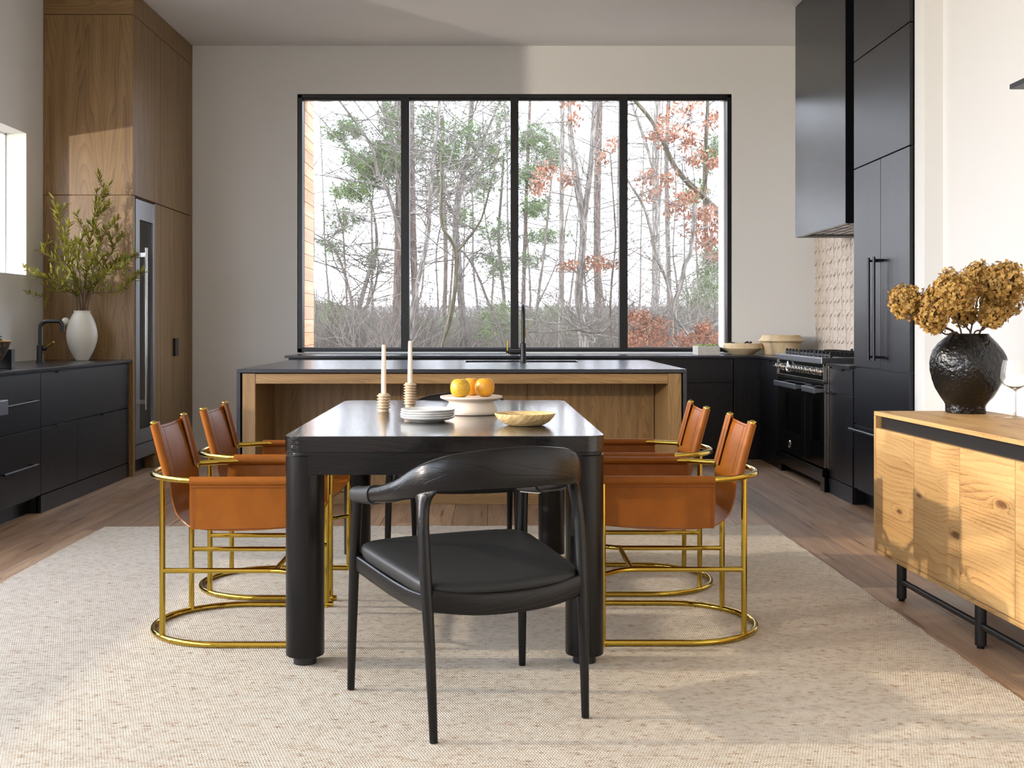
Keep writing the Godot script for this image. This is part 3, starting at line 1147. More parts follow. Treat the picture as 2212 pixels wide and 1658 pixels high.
func build_island() -> void:
	var f := 6.76
	var r := 8.52
	var x0 := -1.519
	var x1 := 1.144
	var u := thing("island_worktop", "thin black stone worktop of the kitchen island, folding down at both ends", "countertop")
	# the top leaves a hole for the sink
	var s := shape()
	var hx0 := -0.20
	var hx1 := 0.60
	s.block(Vector3(x0, COUNTER - 0.022, -7.99), Vector3(x1, COUNTER, -f), 0.002)
	s.block(Vector3(x0, COUNTER - 0.022, -r), Vector3(x1, COUNTER, -8.40), 0.0)
	s.block(Vector3(x0, COUNTER - 0.022, -8.40), Vector3(hx0, COUNTER, -7.99), 0.0)
	s.block(Vector3(hx1, COUNTER - 0.022, -8.40), Vector3(x1, COUNTER, -7.99), 0.0)
	part("top", s, M.black_stone, u)
	for x in [x0, x1 - 0.022]:
		s = shape()
		s.block(Vector3(x, 0.0, -r), Vector3(x + 0.022, COUNTER - 0.022, -f), 0.002)
		part("end_panel", s, M.black_stone, u)
	u = thing("kitchen_island", "oak kitchen island with a deep knee recess under a black worktop", "kitchen island")
	s = shape(1, some_shift())
	s.block(Vector3(x0 + 0.03, 0.075, -r + 0.02), Vector3(x1 - 0.03, 0.60, -7.37), 0.0)
	s.block(Vector3(x0 + 0.03, 0.60, -7.90), Vector3(x1 - 0.03, COUNTER - 0.024, -7.37), 0.0)
	part("body", s, M.island_oak, u)
	for k in 3:
		s = shape(1, some_shift())
		var a := -1.412 + k * 0.815
		s.block(Vector3(a + 0.001, 0.078, -7.372), Vector3(a + 0.814, COUNTER - 0.024, -7.35), 0.0015)
		part("back_panel", s, M.island_oak, u)
	s = shape(0, some_shift())
	s.block(Vector3(x0 + 0.11, 0.0, -7.40), Vector3(x1 - 0.11, 0.076, -7.338), 0.002)
	part("plinth", s, M.island_oak, u)
	for x in [[x0 + 0.030, x0 + 0.109], [x1 - 0.109, x1 - 0.030]]:
		s = shape(1, some_shift())
		s.block(Vector3(x[0], 0.0, -6.86), Vector3(x[1], COUNTER - 0.026, -f - 0.012), 0.002)
		part("post", s, M.island_oak, u)
	for x in [[x0 + 0.024, x0 + 0.107], [x1 - 0.107, x1 - 0.024]]:
		s = shape(1, some_shift())
		s.block(Vector3(x[0], 0.0, -7.37), Vector3(x[1], COUNTER - 0.026, -6.862), 0.0)
		part("side_panel", s, M.island_oak, u)
	s = shape(0, some_shift())
	s.block(Vector3(x0 + 0.1095, 0.803, -6.84), Vector3(x1 - 0.1095, COUNTER - 0.028, -f - 0.014), 0.002)
	part("rail", s, M.island_oak, u)
	# undermount sink: a black trough hanging in the hole
	s = shape()
	for b in [[hx0, hx0 + 0.006, -8.40, -7.99], [hx1 - 0.006, hx1, -8.40, -7.99], [hx0, hx1, -8.40, -8.394], [hx0, hx1, -7.996, -7.99]]:
		s.block(Vector3(b[0], 0.66, b[2]), Vector3(b[1], COUNTER - 0.0225, b[3]), 0.0)
	s.block(Vector3(hx0, 0.655, -8.40), Vector3(hx1, 0.661, -7.99), 0.0)
	solo("sink", s, M.black_metal, "black sink sunk into the island worktop behind the tall black tap", "sink")
	u = thing("faucet", "tall black gooseneck tap with a side valve and brass lever on the island", "faucet", Vector3(0.205, COUNTER, -7.93))
	s = shape()
	s.lathe(Vector3.ZERO, pv2([0.0, 0.0, 0.028, 0.0, 0.028, 0.0, 0.028, 0.005, 0.020, 0.007, 0.020, 0.007, 0.020, 0.135, 0.020, 0.135, 0.016, 0.14, 0.0, 0.14]), 24)
	part("base", s, M.black_metal, u)
	s = shape()
	var arc := [Vector3(0, 0.13, 0), Vector3(0, 0.30, 0)]
	for k in 9:
		var w := PI * k / 8.0
		arc.append(Vector3(0.004 * (1 - cos(w)), 0.315 + sin(w) * 0.085, -0.085 * (1.0 - cos(w))))
	arc.append(Vector3(0.008, 0.24, -0.17))
	s.tube(curve(arc, 3), fl(0.0125), 14)
	part("spout", s, M.black_metal, u)
	s = shape()
	s.rod(Vector3(0.008, 0.25, -0.17), Vector3(0.008, 0.17, -0.17), 0.0165, 14)
	part("spray_head", s, M.old_brass, u)
	s = shape()
	s.rod(Vector3(-0.015, 0.075, 0), Vector3(-0.095, 0.075, 0), 0.0165, 16)
	s.rod(Vector3(-0.095, 0.075, 0), Vector3(-0.118, 0.075, 0), 0.0105, 12)
	part("valve", s, M.black_metal, u)
	s = shape()
	s.rod(Vector3(-0.108, 0.055, 0), Vector3(-0.108, 0.155, 0), 0.0062, 10)
	part("lever", s, M.brass, u)


func build_back_run() -> void:
	# base cabinets under the window and round the corner to the range
	var names := ["black oak base cabinet below the first window pane, hidden by the island", "black oak base cabinet below the second window pane, hidden by the island", "black oak base cabinet below the third window pane, hidden by the island", "black oak drawer cabinet below the fourth window pane, next to the island end"]
	var xs := [-1.76, -0.86, 0.04, 0.94, 2.055]
	for k in 4:
		var u := thing("base_cabinet", names[k], "cabinet", Vector3.ZERO, 0.0, "black base cabinets")
		var s := shape(1, some_shift())
		s.block(Vector3(xs[k] + 0.001, 0.10, -BACK + 0.004), Vector3(xs[k + 1] - 0.001, COUNTER - 0.022, -9.822), 0.0)
		part("body", s, M.black_oak_front, u)
		s = shape(1, some_shift())
		s.block(Vector3(xs[k] + 0.001, 0.0, -BACK + 0.05), Vector3(xs[k + 1] - 0.001, 0.10, -9.83), 0.0)
		part("plinth", s, M.black_oak_front, u)
		for y in [[0.105, 0.655], [0.659, 0.858]]:
			s = shape(1, some_shift())
			s.block(Vector3(xs[k] + 0.0025, y[0], -9.82), Vector3(xs[k + 1] - 0.0025, y[1], -9.80), 0.0015)
			part("drawer", s, M.black_oak_front, u)
	var u := thing("base_cabinet", "narrow black oak corner cabinet between the window run and the range", "cabinet", Vector3.ZERO, 0.0, "black base cabinets")
	var s := shape(1, some_shift())
	s.block(Vector3(2.30, 0.0, -9.798), Vector3(WALL_R - 0.004, COUNTER - 0.022, -9.17), 0.0)
	s.block(Vector3(2.06, 0.0, -BACK + 0.004), Vector3(WALL_R - 0.004, COUNTER - 0.022, -9.80), 0.0)
	part("body", s, M.black_oak_front, u)
	front("door_front", 2.285, -1, 9.17, 9.79, 0.0, 0.858, M.black_oak_front, u)
	lip(2.285, -1, 9.46, 0.858, u, 0.10)
	# the L-shaped worktop
	s = shape()
	s.block(Vector3(-1.782, COUNTER - 0.020, -BACK + 0.003), Vector3(WALL_R - 0.004, COUNTER, -9.75), 0.002)
	s.block(Vector3(2.262, COUNTER - 0.020, -9.75), Vector3(WALL_R - 0.004, COUNTER, -9.165), 0.002)
	solo("countertop", s, M.black_stone, "black stone worktop under the big window, turning the corner to the range", "countertop")
	u = thing("base_cabinet", "slim black oak cabinet with lip pulls between the range and the tall black cabinet", "cabinet", Vector3.ZERO, 0.0, "black base cabinets")
	s = shape(1, some_shift())
	s.block(Vector3(2.32, 0.0, -7.835), Vector3(WALL_R - 0.02, COUNTER - 0.022, -7.325), 0.0)
	part("body", s, M.black_oak_front, u)
	front("drawer", 2.30, -1, 7.325, 7.835, 0.695, 0.858, M.black_oak_front, u)
	front("door_front", 2.30, -1, 7.325, 7.835, 0.112, 0.690, M.black_oak_front, u)
	front("plinth", 2.30, -1, 7.325, 7.835, 0.0, 0.108, M.black_oak_front, u)
	lip(2.30, -1, 7.56, 0.858, u, 0.11)
	lip(2.30, -1, 7.76, 0.690, u, 0.12)
	s = shape()
	s.block(Vector3(2.278, COUNTER - 0.020, -7.838), Vector3(WALL_R - 0.02, COUNTER, -7.322), 0.002)
	solo("countertop", s, M.black_stone, "short black stone worktop between the range and the tall black cabinet", "countertop")


func build_black_tower() -> void:
	var fx := 2.306
	var u := thing("tall_cabinet", "full-height black oak cabinet with two long upright handles, beside the range", "cabinet")
	var s := shape(1, some_shift())
	s.block(Vector3(fx + 0.021, 0.10, -7.318), Vector3(WALL_R - 0.015, CEIL - 0.004, -6.335), 0.0)
	s.block(Vector3(fx + 0.075, 0.0, -7.318), Vector3(WALL_R - 0.015, 0.10, -6.335), 0.0)
	part("body", s, M.black_oak_front, u)
	for y in [[0.112, 0.520], [0.524, 0.882]]:
		front("drawer", fx, -1, 6.335, 7.318, y[0], y[1], M.black_oak_front, u)
	for y in [[2.147, 2.828], [2.832, CEIL - 0.004]]:
		front("door", fx, -1, 6.335, 7.318, y[0], y[1], M.black_oak_front, u)
	front("door", fx, -1, 6.335, 6.810, 0.886, 2.143, M.black_oak_front, u)
	front("door", fx, -1, 6.813, 7.318, 0.886, 2.143, M.black_oak_front, u)
	bar_pull(fx, -1, Vector2(6.765, 0.94), Vector2(6.765, 1.555), u, 0.055, 0.0085)
	bar_pull(fx, -1, Vector2(6.862, 0.94), Vector2(6.862, 1.555), u, 0.055, 0.0085)
	bar_pull(fx, -1, Vector2(6.45, 0.492), Vector2(7.27, 0.492), u, 0.045, 0.0095)


func build_hood() -> void:
	var x := 2.41
	var u := thing("range_hood", "tall matt black box hood running up to the ceiling over the range", "range hood")
	var s := shape()
	s.block(Vector3(x, 1.847, -9.13), Vector3(x + 0.012, CEIL - 0.004, -7.83), 0.001)
	part("front_panel", s, M.hood_black, u)
	for z in [-7.842, -9.13]:
		s = shape()
		s.block(Vector3(x + 0.012, 1.847, z), Vector3(WALL_R - 0.014, CEIL - 0.004, z + 0.012), 0.0)
		part("side_panel", s, M.hood_black, u)
	s = shape()
	s.block(Vector3(x + 0.012, 1.89, -9.118), Vector3(WALL_R - 0.014, 1.90, -7.842), 0.0)
	s.block(Vector3(x + 0.012, 1.85, -9.118), Vector3(x + 0.04, 1.89, -7.842), 0.0)
	s.block(Vector3(x + 0.012, 1.85, -9.118), Vector3(WALL_R - 0.014, 1.89, -9.07), 0.0)
	part("liner", s, M.steel, u)
	for k in 4:            # baffle filters: bars with real gaps between them
		s = shape()
		var z := -8.98 + k * 0.29
		for j in 5:
			s.block(Vector3(x + 0.11 + j * 0.074, 1.864, z), Vector3(x + 0.164 + j * 0.074, 1.876, z + 0.25), 0.003)
		for e in [z, z + 0.235]:
			s.block(Vector3(x + 0.11, 1.874, e), Vector3(x + 0.46, 1.888, e + 0.015), 0.001)
		part("baffle_filter", s, M.steel_brushed, u)
	for k in 3:
		s = shape()
		s.lathe(Vector3(x + 0.075, 1.884, -8.9 + k * 0.5), pv2([0.0, 0.0, 0.022, 0.0, 0.026, 0.006]), 20)
		part("lamp", s, M.black_metal, u)


func build_range() -> void:
	var fx := 2.275
	var a := 7.86
	var b := 9.15
	var u := thing("range", "black double-oven cooking range with chrome knobs and flat steel handles", "range")
	var s := shape()
	s.block(Vector3(fx + 0.03, 0.10, -b), Vector3(WALL_R - 0.03, 0.885, -a), 0.001)
	part("body", s, M.black_steel, u)
	s = shape()
	s.block(Vector3(fx + 0.026, 0.13, -a - 0.004), Vector3(fx + 0.05, 0.885, -a + 0.004), 0.001)
	part("side_trim", s, M.steel, u)
	s = shape()
	s.block(Vector3(fx - 0.022, 0.882, -b), Vector3(WALL_R - 0.03, 0.925, -a), 0.006)
	part("cooktop", s, M.steel_brushed, u)
	s = shape()
	s.block(Vector3(fx, 0.765, -b + 0.02), Vector3(fx + 0.03, 0.882, -a - 0.006), 0.001)
	part("control_panel", s, M.black_enamel, u)
	s = shape()
	s.block(Vector3(fx - 0.012, 0.756, -b), Vector3(fx + 0.03, 0.770, -a), 0.003)
	s.block(Vector3(fx - 0.01, 0.770, -b), Vector3(fx + 0.03, 0.884, -b + 0.022), 0.002)
	s.block(Vector3(fx - 0.01, 0.770, -a - 0.006), Vector3(fx + 0.03, 0.884, -a), 0.002)
	part("panel_trim", s, M.chrome, u)
	s = shape()
	for k in 26:
		var z := -b + 0.06 + k * 0.046
		s.block(Vector3(fx + 0.0, 0.7475, z), Vector3(fx + 0.012, 0.7515, z + 0.024), 0.0)
	part("vent", s, M.steel, u).set_meta("kind", "stuff")
	# knobs along the panel; a round gauge among them
	var ds := [9.09, 8.95, 8.66, 8.57, 8.48, 8.40, 8.33, 8.23, 8.10, 7.945]
	for d in ds:
		s = shape()
		s.lathe(Vector3.ZERO, pv2([0.0, 0.0, 0.027, 0.0, 0.027, 0.0, 0.027, 0.008, 0.022, 0.011, 0.021, 0.032, 0.018, 0.036, 0.0, 0.036]), 20)
		s.block(Vector3(-0.006, 0.034, -0.022), Vector3(0.006, 0.052, 0.022), 0.002)
		s.move(0, Transform3D(Basis(Vector3(0, 1, 0), Vector3(-1, 0, 0), Vector3(0, 0, 1)), Vector3(fx, 0.826, -d)))
		part("knob", s, M.chrome, u)
	s = shape()
	s.lathe(Vector3.ZERO, pv2([0.0, 0.0, 0.040, 0.0, 0.040, 0.0, 0.043, 0.016, 0.037, 0.022, 0.035, 0.019]), 28)
	s.move(0, Transform3D(Basis(Vector3(0, 1, 0), Vector3(-1, 0, 0), Vector3(0, 0, 1)), Vector3(fx, 0.834, -8.78)))
	var g := part("gauge", s, M.chrome, u)
	s = shape()
	s.lathe(Vector3.ZERO, pv2([0.036, 0.018, 0.0, 0.018]), 24)
	s.move(0, Transform3D(Basis(Vector3(0, 1, 0), Vector3(-1, 0, 0), Vector3(0, 0, 1)), Vector3(fx, 0.834, -8.78)))
	part("dial", s, M.white_china, g)
	# two oven doors
	for d in [[8.354, b - 0.004, 8.47, 9.05, 8.40, 9.04], [a + 0.004, 8.346, 7.965, 8.225, 7.90, 8.225]]:
		s = shape()
		var y0 := 0.167
		var y1 := 0.743
		for q in [[d[0], d[2], y0, y1], [d[3], d[1], y0, y1], [d[2], d[3], y0, 0.330], [d[2], d[3], 0.634, y1]]:
			s.block(Vector3(fx, q[2], -q[1]), Vector3(fx + 0.03, q[3], -q[0]), 0.001)
		var door := part("oven_door", s, M.black_enamel, u)
		s = shape()
		s.block(Vector3(fx + 0.012, 0.330, -d[3]), Vector3(fx + 0.02, 0.634, -d[2]), 0.0)
		part("glass", s, M.dark_glass, door)
		s = shape()
		s.block(Vector3(fx - 0.062, 0.678, -d[5]), Vector3(fx - 0.048, 0.717, -d[4]), 0.003)
		for e in [d[4], d[5] - 0.03]:
			s.prism(Vector3(fx, 0.682, -e), Vector3(-1, 0, 0), Vector3(0, 1, 0), pv2([0.0, 0.004, 0.05, 0.0, 0.05, 0.032, 0.0, 0.026]), 0.03, 0.001)
		part("handle", s, M.steel_brushed, door)
		s = shape()
		s.block(Vector3(fx - 0.001, y0, -d[0] - 0.003), Vector3(fx + 0.03, y1, -d[0] + 0.001), 0.0)
		part("edge_trim", s, M.steel, door)
	s = shape()
	s.lathe(Vector3.ZERO, pv2([0.0, 0.0, 0.03, 0.0, 0.03, 0.0, 0.03, 0.004, 0.024, 0.007, 0.023, 0.005]), 28)
	s.move(0, Transform3D(Basis(Vector3(0, 1, 0), Vector3(-1, 0, 0), Vector3(0, 0, 1)), Vector3(fx, 0.238, -8.78)))
	g = part("badge", s, M.chrome, u)
	s = shape()
	s.lathe(Vector3.ZERO, pv2([0.0235, 0.004, 0.0, 0.004]), 24)
	s.move(0, Transform3D(Basis(Vector3(0, 1, 0), Vector3(-1, 0, 0), Vector3(0, 0, 1)), Vector3(fx, 0.238, -8.78)))
	part("badge_face", s, M.black_metal, g)
	s = shape()
	s.block(Vector3(fx - 0.016, 0.106, -b - 0.004), Vector3(fx + 0.04, 0.155, -a + 0.004), 0.004)
	part("rail", s, M.black_steel, u)
	s = shape()
	s.block(Vector3(fx, 0.058, -b), Vector3(fx + 0.03, 0.104, -a), 0.002)
	for e in [a, b - 0.11]:
		s.block(Vector3(fx, 0.0, -e - 0.10), Vector3(fx + 0.04, 0.06, -e), 0.002)
	s.block(Vector3(WALL_R - 0.12, 0.0, -b + 0.02), Vector3(WALL_R - 0.06, 0.10, -b + 0.08), 0.0)
	s.block(Vector3(WALL_R - 0.12, 0.0, -a - 0.08), Vector3(WALL_R - 0.06, 0.10, -a - 0.02), 0.0)
	part("skirt", s, M.black_steel, u)
	s = shape()
	s.block(Vector3(WALL_R - 0.055, 0.92, -b), Vector3(WALL_R - 0.03, 0.965, -a), 0.003)
	part("back_rail", s, M.steel_brushed, u)
	# cast-iron grates in three sections, with stubs that stand up along the front
	for k in 3:
		s = shape()
		var z0 := -b + 0.05 + k * 0.405
		var z1 := z0 + 0.385
		var xa := fx + 0.06
		var xb := WALL_R - 0.10
		for x in [xa, (xa + xb) * 0.5, xb]:
			s.block(Vector3(x - 0.007, 0.932, z0), Vector3(x + 0.007, 0.947, z1), 0.002)
		for z in [z0, (z0 + z1) * 0.5, z1 - 0.012]:
			s.block(Vector3(xa, 0.932, z), Vector3(xb, 0.947, z + 0.012), 0.002)
		for i in 5:
			var z := z0 + i * (z1 - z0 - 0.014) / 4.0
			s.block(Vector3(xa - 0.009, 0.924, z), Vector3(xa + 0.009, 0.966, z + 0.016), 0.002)
			s.block(Vector3(xb - 0.009, 0.924, z), Vector3(xb + 0.009, 0.962, z + 0.014), 0.002)
			s.block(Vector3(xa + 0.12, 0.945, z), Vector3(xa + 0.22, 0.957, z + 0.010), 0.002)
			s.block(Vector3(xb - 0.22, 0.945, z), Vector3(xb - 0.12, 0.957, z + 0.010), 0.002)
		part("grate", s, M.black_iron, u)
		for x in [xa + 0.16, xb - 0.16]:
			s = shape()
			s.lathe(Vector3(x, 0.924, (z0 + z1) * 0.5), pv2([0.055, 0.0, 0.055, 0.01, 0.04, 0.012, 0.04, 0.018, 0.0, 0.02]), 20)
			part("burner", s, M.black_iron, u)


# ---------------------------------------------------------------- dining
# a bar of changing oval section: half.x sideways, half.y upwards; closed ends
func sweep(s: Shape, p: PackedVector3Array, half: Array, sides := 16, square := 2.4) -> void:
	var m := p.size()
	var rows := []
	var along := 0.0
	for i in m:
		var tn := (p[mini(i + 1, m - 1)] - p[maxi(i - 1, 0)]).normalized()
		var side := tn.cross(Vector3.UP).normalized()
		var up := side.cross(tn)
		if i > 0:
			along += p[i].distance_to(p[i - 1])
		rows.append(s.v.size())
		var girth := 0.0
		for k in sides + 1:
			var w := TAU * k / sides - PI * 0.5
			var cx := signf(cos(w)) * pow(absf(cos(w)), 2.0 / square)
			var cy := signf(sin(w)) * pow(absf(sin(w)), 2.0 / square)
			var nx: float = signf(cx) * pow(absf(cx), square - 1.0) / half[i].x
			var ny: float = signf(cy) * pow(absf(cy), square - 1.0) / half[i].y
			var q: Vector3 = p[i] + side * cx * half[i].x + up * cy * half[i].y
			if k > 0:
				girth += q.distance_to(s.v[s.v.size() - 1])
			s.vert(q, (side * nx + up * ny).normalized(), Vector2(girth, along))
	for i in m - 1:
		for k in sides:
			s.quad(rows[i] + k, rows[i + 1] + k, rows[i + 1] + k + 1, rows[i] + k + 1)
	for e in [0, m - 1]:
		var nn: Vector3 = (p[0] - p[1]).normalized() if e == 0 else (p[m - 1] - p[m - 2]).normalized()
		var mid := s.vert(p[e], nn)
		var first := s.v.size()
		for k in sides + 1:
			s.vert(s.v[rows[e] + k], nn, s.uv[rows[e] + k])
		for k in sides:
			if e == 0:
				s.tri(mid, first + k, first + k + 1)
			else:
				s.tri(mid, first + k + 1, first + k)
	s.own_uv = true


func spline(at: float, xs: Array, ys: Array) -> float:
	for i in xs.size() - 1:
		if at <= xs[i + 1] or i == xs.size() - 2:
			var w := clampf((at - xs[i]) / (xs[i + 1] - xs[i]), 0.0, 1.0)
			return lerpf(ys[i], ys[i + 1], w * w * (3.0 - 2.0 * w))
	return ys[-1]


func make_black_chair(label: String, where: Vector3, turn: float) -> Node3D:
	var u := thing("dining_chair", label, "chair", where, turn, "black armchairs at the table ends")
	# the rail: arms and back in one bent piece (x, height, forward)
	var half := [[-0.286, 0.613, 0.262], [-0.285, 0.617, 0.20], [-0.281, 0.633, 0.08], [-0.274, 0.656, -0.04], [-0.262, 0.680, -0.125], [-0.222, 0.718, -0.222], [-0.125, 0.738, -0.288], [0.0, 0.744, -0.312]]
	var pts := []
	for q in half:
		pts.append(Vector3(q[0], q[1], -q[2]))
	for k in range(half.size() - 2, -1, -1):
		pts.append(Vector3(-half[k][0], half[k][1], -half[k][2]))
	var path := curve(pts, 6)
	var along := PackedFloat32Array([0.0])
	for i in range(1, path.size()):
		along.append(along[i - 1] + path[i].distance_to(path[i - 1]))
	var total := along[along.size() - 1]
	var halves := []
	for i in path.size():
		var w := 1.0 - absf(along[i] / total * 2.0 - 1.0)      # 0 at the arm ends, 1 behind
		var hv := spline(w, [0.0, 0.02, 0.30, 0.46, 0.62, 0.80, 1.0], [0.014, 0.022, 0.026, 0.030, 0.043, 0.054, 0.058])
		var hw := spline(w, [0.0, 0.02, 0.30, 0.50, 0.70, 1.0], [0.014, 0.025, 0.028, 0.027, 0.017, 0.014])
		halves.append(Vector2(hw, hv))
	var s := shape(0, some_shift())
	sweep(s, path, halves, 18)
	part("back_rail", s, M.black_oak, u)
	# leather sleeves on the arms, with a pale seam underneath
	for side in [0, 1]:
		var p := PackedVector3Array()
		var h := []
		for i in path.size():
			var a: float = along[i] if side == 0 else total - along[i]
			if a > 0.02 and a < 0.195:
				p.append(path[i])
				h.append(halves[i] + Vector2(0.0035, 0.0035))
		s = shape()
		sweep(s, p, h, 18)
		var sl := part("arm_sleeve", s, M.black_leather, u)
		s = shape()
		var seam := PackedVector3Array()
		for i in p.size():
			seam.append(p[i] + Vector3(0.012 * (1 if side == 0 else -1), -h[i].y - 0.0005, 0.0))
		s.tube(seam, fl(0.0013), 6)
		part("seam", s, M.pale_thread, sl)
	# legs
	for sx in [-1.0, 1.0]:
		s = shape()
		s.tube(curve([Vector3(sx * 0.299, 0.002, -0.268), Vector3(sx * 0.296, 0.2, -0.262), Vector3(sx * 0.292, 0.42, -0.252), Vector3(sx * 0.288, 0.585, -0.238), Vector3(sx * 0.286, 0.618, -0.232)], 4), PackedFloat32Array([0.0115, 0.0122, 0.013, 0.0138, 0.0145, 0.015, 0.0155, 0.016, 0.0165, 0.0165, 0.0165, 0.0165, 0.0165, 0.0165, 0.0165, 0.016, 0.012]), 16)
		part("leg", s, M.black_oak, u)
		# the rear leg spreads along the rail where it runs into it
		s = shape(1, some_shift())
		var knots := [[0.002, 0.237, 0.266, 0.0115, 0.0115], [0.10, 0.2385, 0.259, 0.0128, 0.0128], [0.25, 0.241, 0.248, 0.0152, 0.0152], [0.40, 0.244, 0.232, 0.0172, 0.0172], [0.50, 0.2455, 0.220, 0.0175, 0.0172], [0.575, 0.2455, 0.209, 0.0174, 0.0168], [0.61, 0.244, 0.203, 0.0185, 0.0168], [0.635, 0.2415, 0.199, 0.0215, 0.017], [0.652, 0.2395, 0.196, 0.027, 0.0175], [0.664, 0.238, 0.194, 0.035, 0.018], [0.674, 0.2365, 0.193, 0.047, 0.0175], [0.684, 0.235, 0.192, 0.056, 0.014], [0.70, 0.234, 0.192, 0.03, 0.008]]
		var ring := []
		for q in knots:
			ring.append(s.v.size())
			for k in 16:
				var w := TAU * k / 16.0
				var a: float = cos(w) * q[3]
				var b: float = sin(w) * q[4]
				s.vert(Vector3(sx * (q[1] - a * 0.38 + b * 0.92), q[0], q[2] + a * 0.92 + b * 0.38))
		for i in knots.size() - 1:
			for k in 16:
				var l := (k + 1) % 16
				if sx < 0:
					s.quad(ring[i] + k, ring[i + 1] + k, ring[i + 1] + l, ring[i] + l)
				else:
					s.quad(ring[i] + k, ring[i] + l, ring[i + 1] + l, ring[i + 1] + k)
		part("leg", s, M.black_oak, u)
	# the frame under the seat: bowed rails between the legs
	var rails := [
		[Vector3(-0.232, 0.380, 0.235), Vector3(-0.12, 0.366, 0.264), Vector3(0, 0.362, 0.272), Vector3(0.12, 0.366, 0.264), Vector3(0.232, 0.380, 0.235), 0.062],
		[Vector3(-0.28, 0.405, -0.248), Vector3(-0.14, 0.398, -0.256), Vector3(0, 0.395, -0.258), Vector3(0.14, 0.398, -0.256), Vector3(0.28, 0.405, -0.248), 0.05],
		[Vector3(-0.236, 0.370, 0.225), Vector3(-0.246, 0.366, 0.11), Vector3(-0.260, 0.374, 0.0), Vector3(-0.272, 0.386, -0.12), Vector3(-0.284, 0.40, -0.235), 0.05],
		[Vector3(0.236, 0.370, 0.225), Vector3(0.246, 0.366, 0.11), Vector3(0.260, 0.374, 0.0), Vector3(0.272, 0.386, -0.12), Vector3(0.284, 0.40, -0.235), 0.05]]
	for r in rails:
		var c := curve([r[0], r[1], r[2], r[3], r[4]], 4)
		var h := []
		for i in c.size():
			h.append(Vector2(0.011, r[5] * 0.5))
		s = shape(0, some_shift())
		sweep(s, c, h, 12, 5.0)
		part("seat_rail", s, M.black_oak, u)
	# the seat: a leather pad, a little higher in front
	s = shape()
	var ring := []
	var corner := [Vector2(-0.290, 0.250), Vector2(0.290, 0.250), Vector2(0.243, -0.240), Vector2(-0.243, -0.240)]
	for e in 4:
		var a: Vector2 = corner[e]
		var b: Vector2 = corner[(e + 1) % 4]
		for k in 10:
			var w := (k + 0.5) / 10.0
			var q := a.lerp(b, w)
			var bulge: float = [0.016, 0.004, 0.034, 0.004][e] * 4.0 * w * (1.0 - w)
			var outw: Vector2 = [Vector2(0, 1), Vector2(1, 0), Vector2(0, -1), Vector2(-1, 0)][e]
			ring.append(q + outw * bulge)
	var soft := []
	for k in ring.size():
		soft.append((ring[k] * 2.0 + ring[(k + 1) % ring.size()] + ring[(k - 1 + ring.size()) % ring.size()]) / 4.0)
	var rows := []
	for lv in [[0.86, -0.026], [0.985, -0.024], [1.0, -0.008], [1.0, 0.004], [0.985, 0.014], [0.93, 0.021], [0.75, 0.026], [0.4, 0.027], [0.0, 0.026]]:
		rows.append(s.v.size())
		for q in soft:
			var f: Vector2 = q * lv[0]
			s.vert(Vector3(f.x, 0.428 + lv[1] + f.y * 0.085 - 0.01 * (1.0 - lv[0]) , -f.y))
	for i in rows.size() - 1:
		for k in soft.size():
			var l := (k + 1) % soft.size()
			s.quad(rows[i] + k, rows[i + 1] + k, rows[i + 1] + l, rows[i] + l)
	s.settle()
	part("seat", s, M.black_leather, u)
	return u


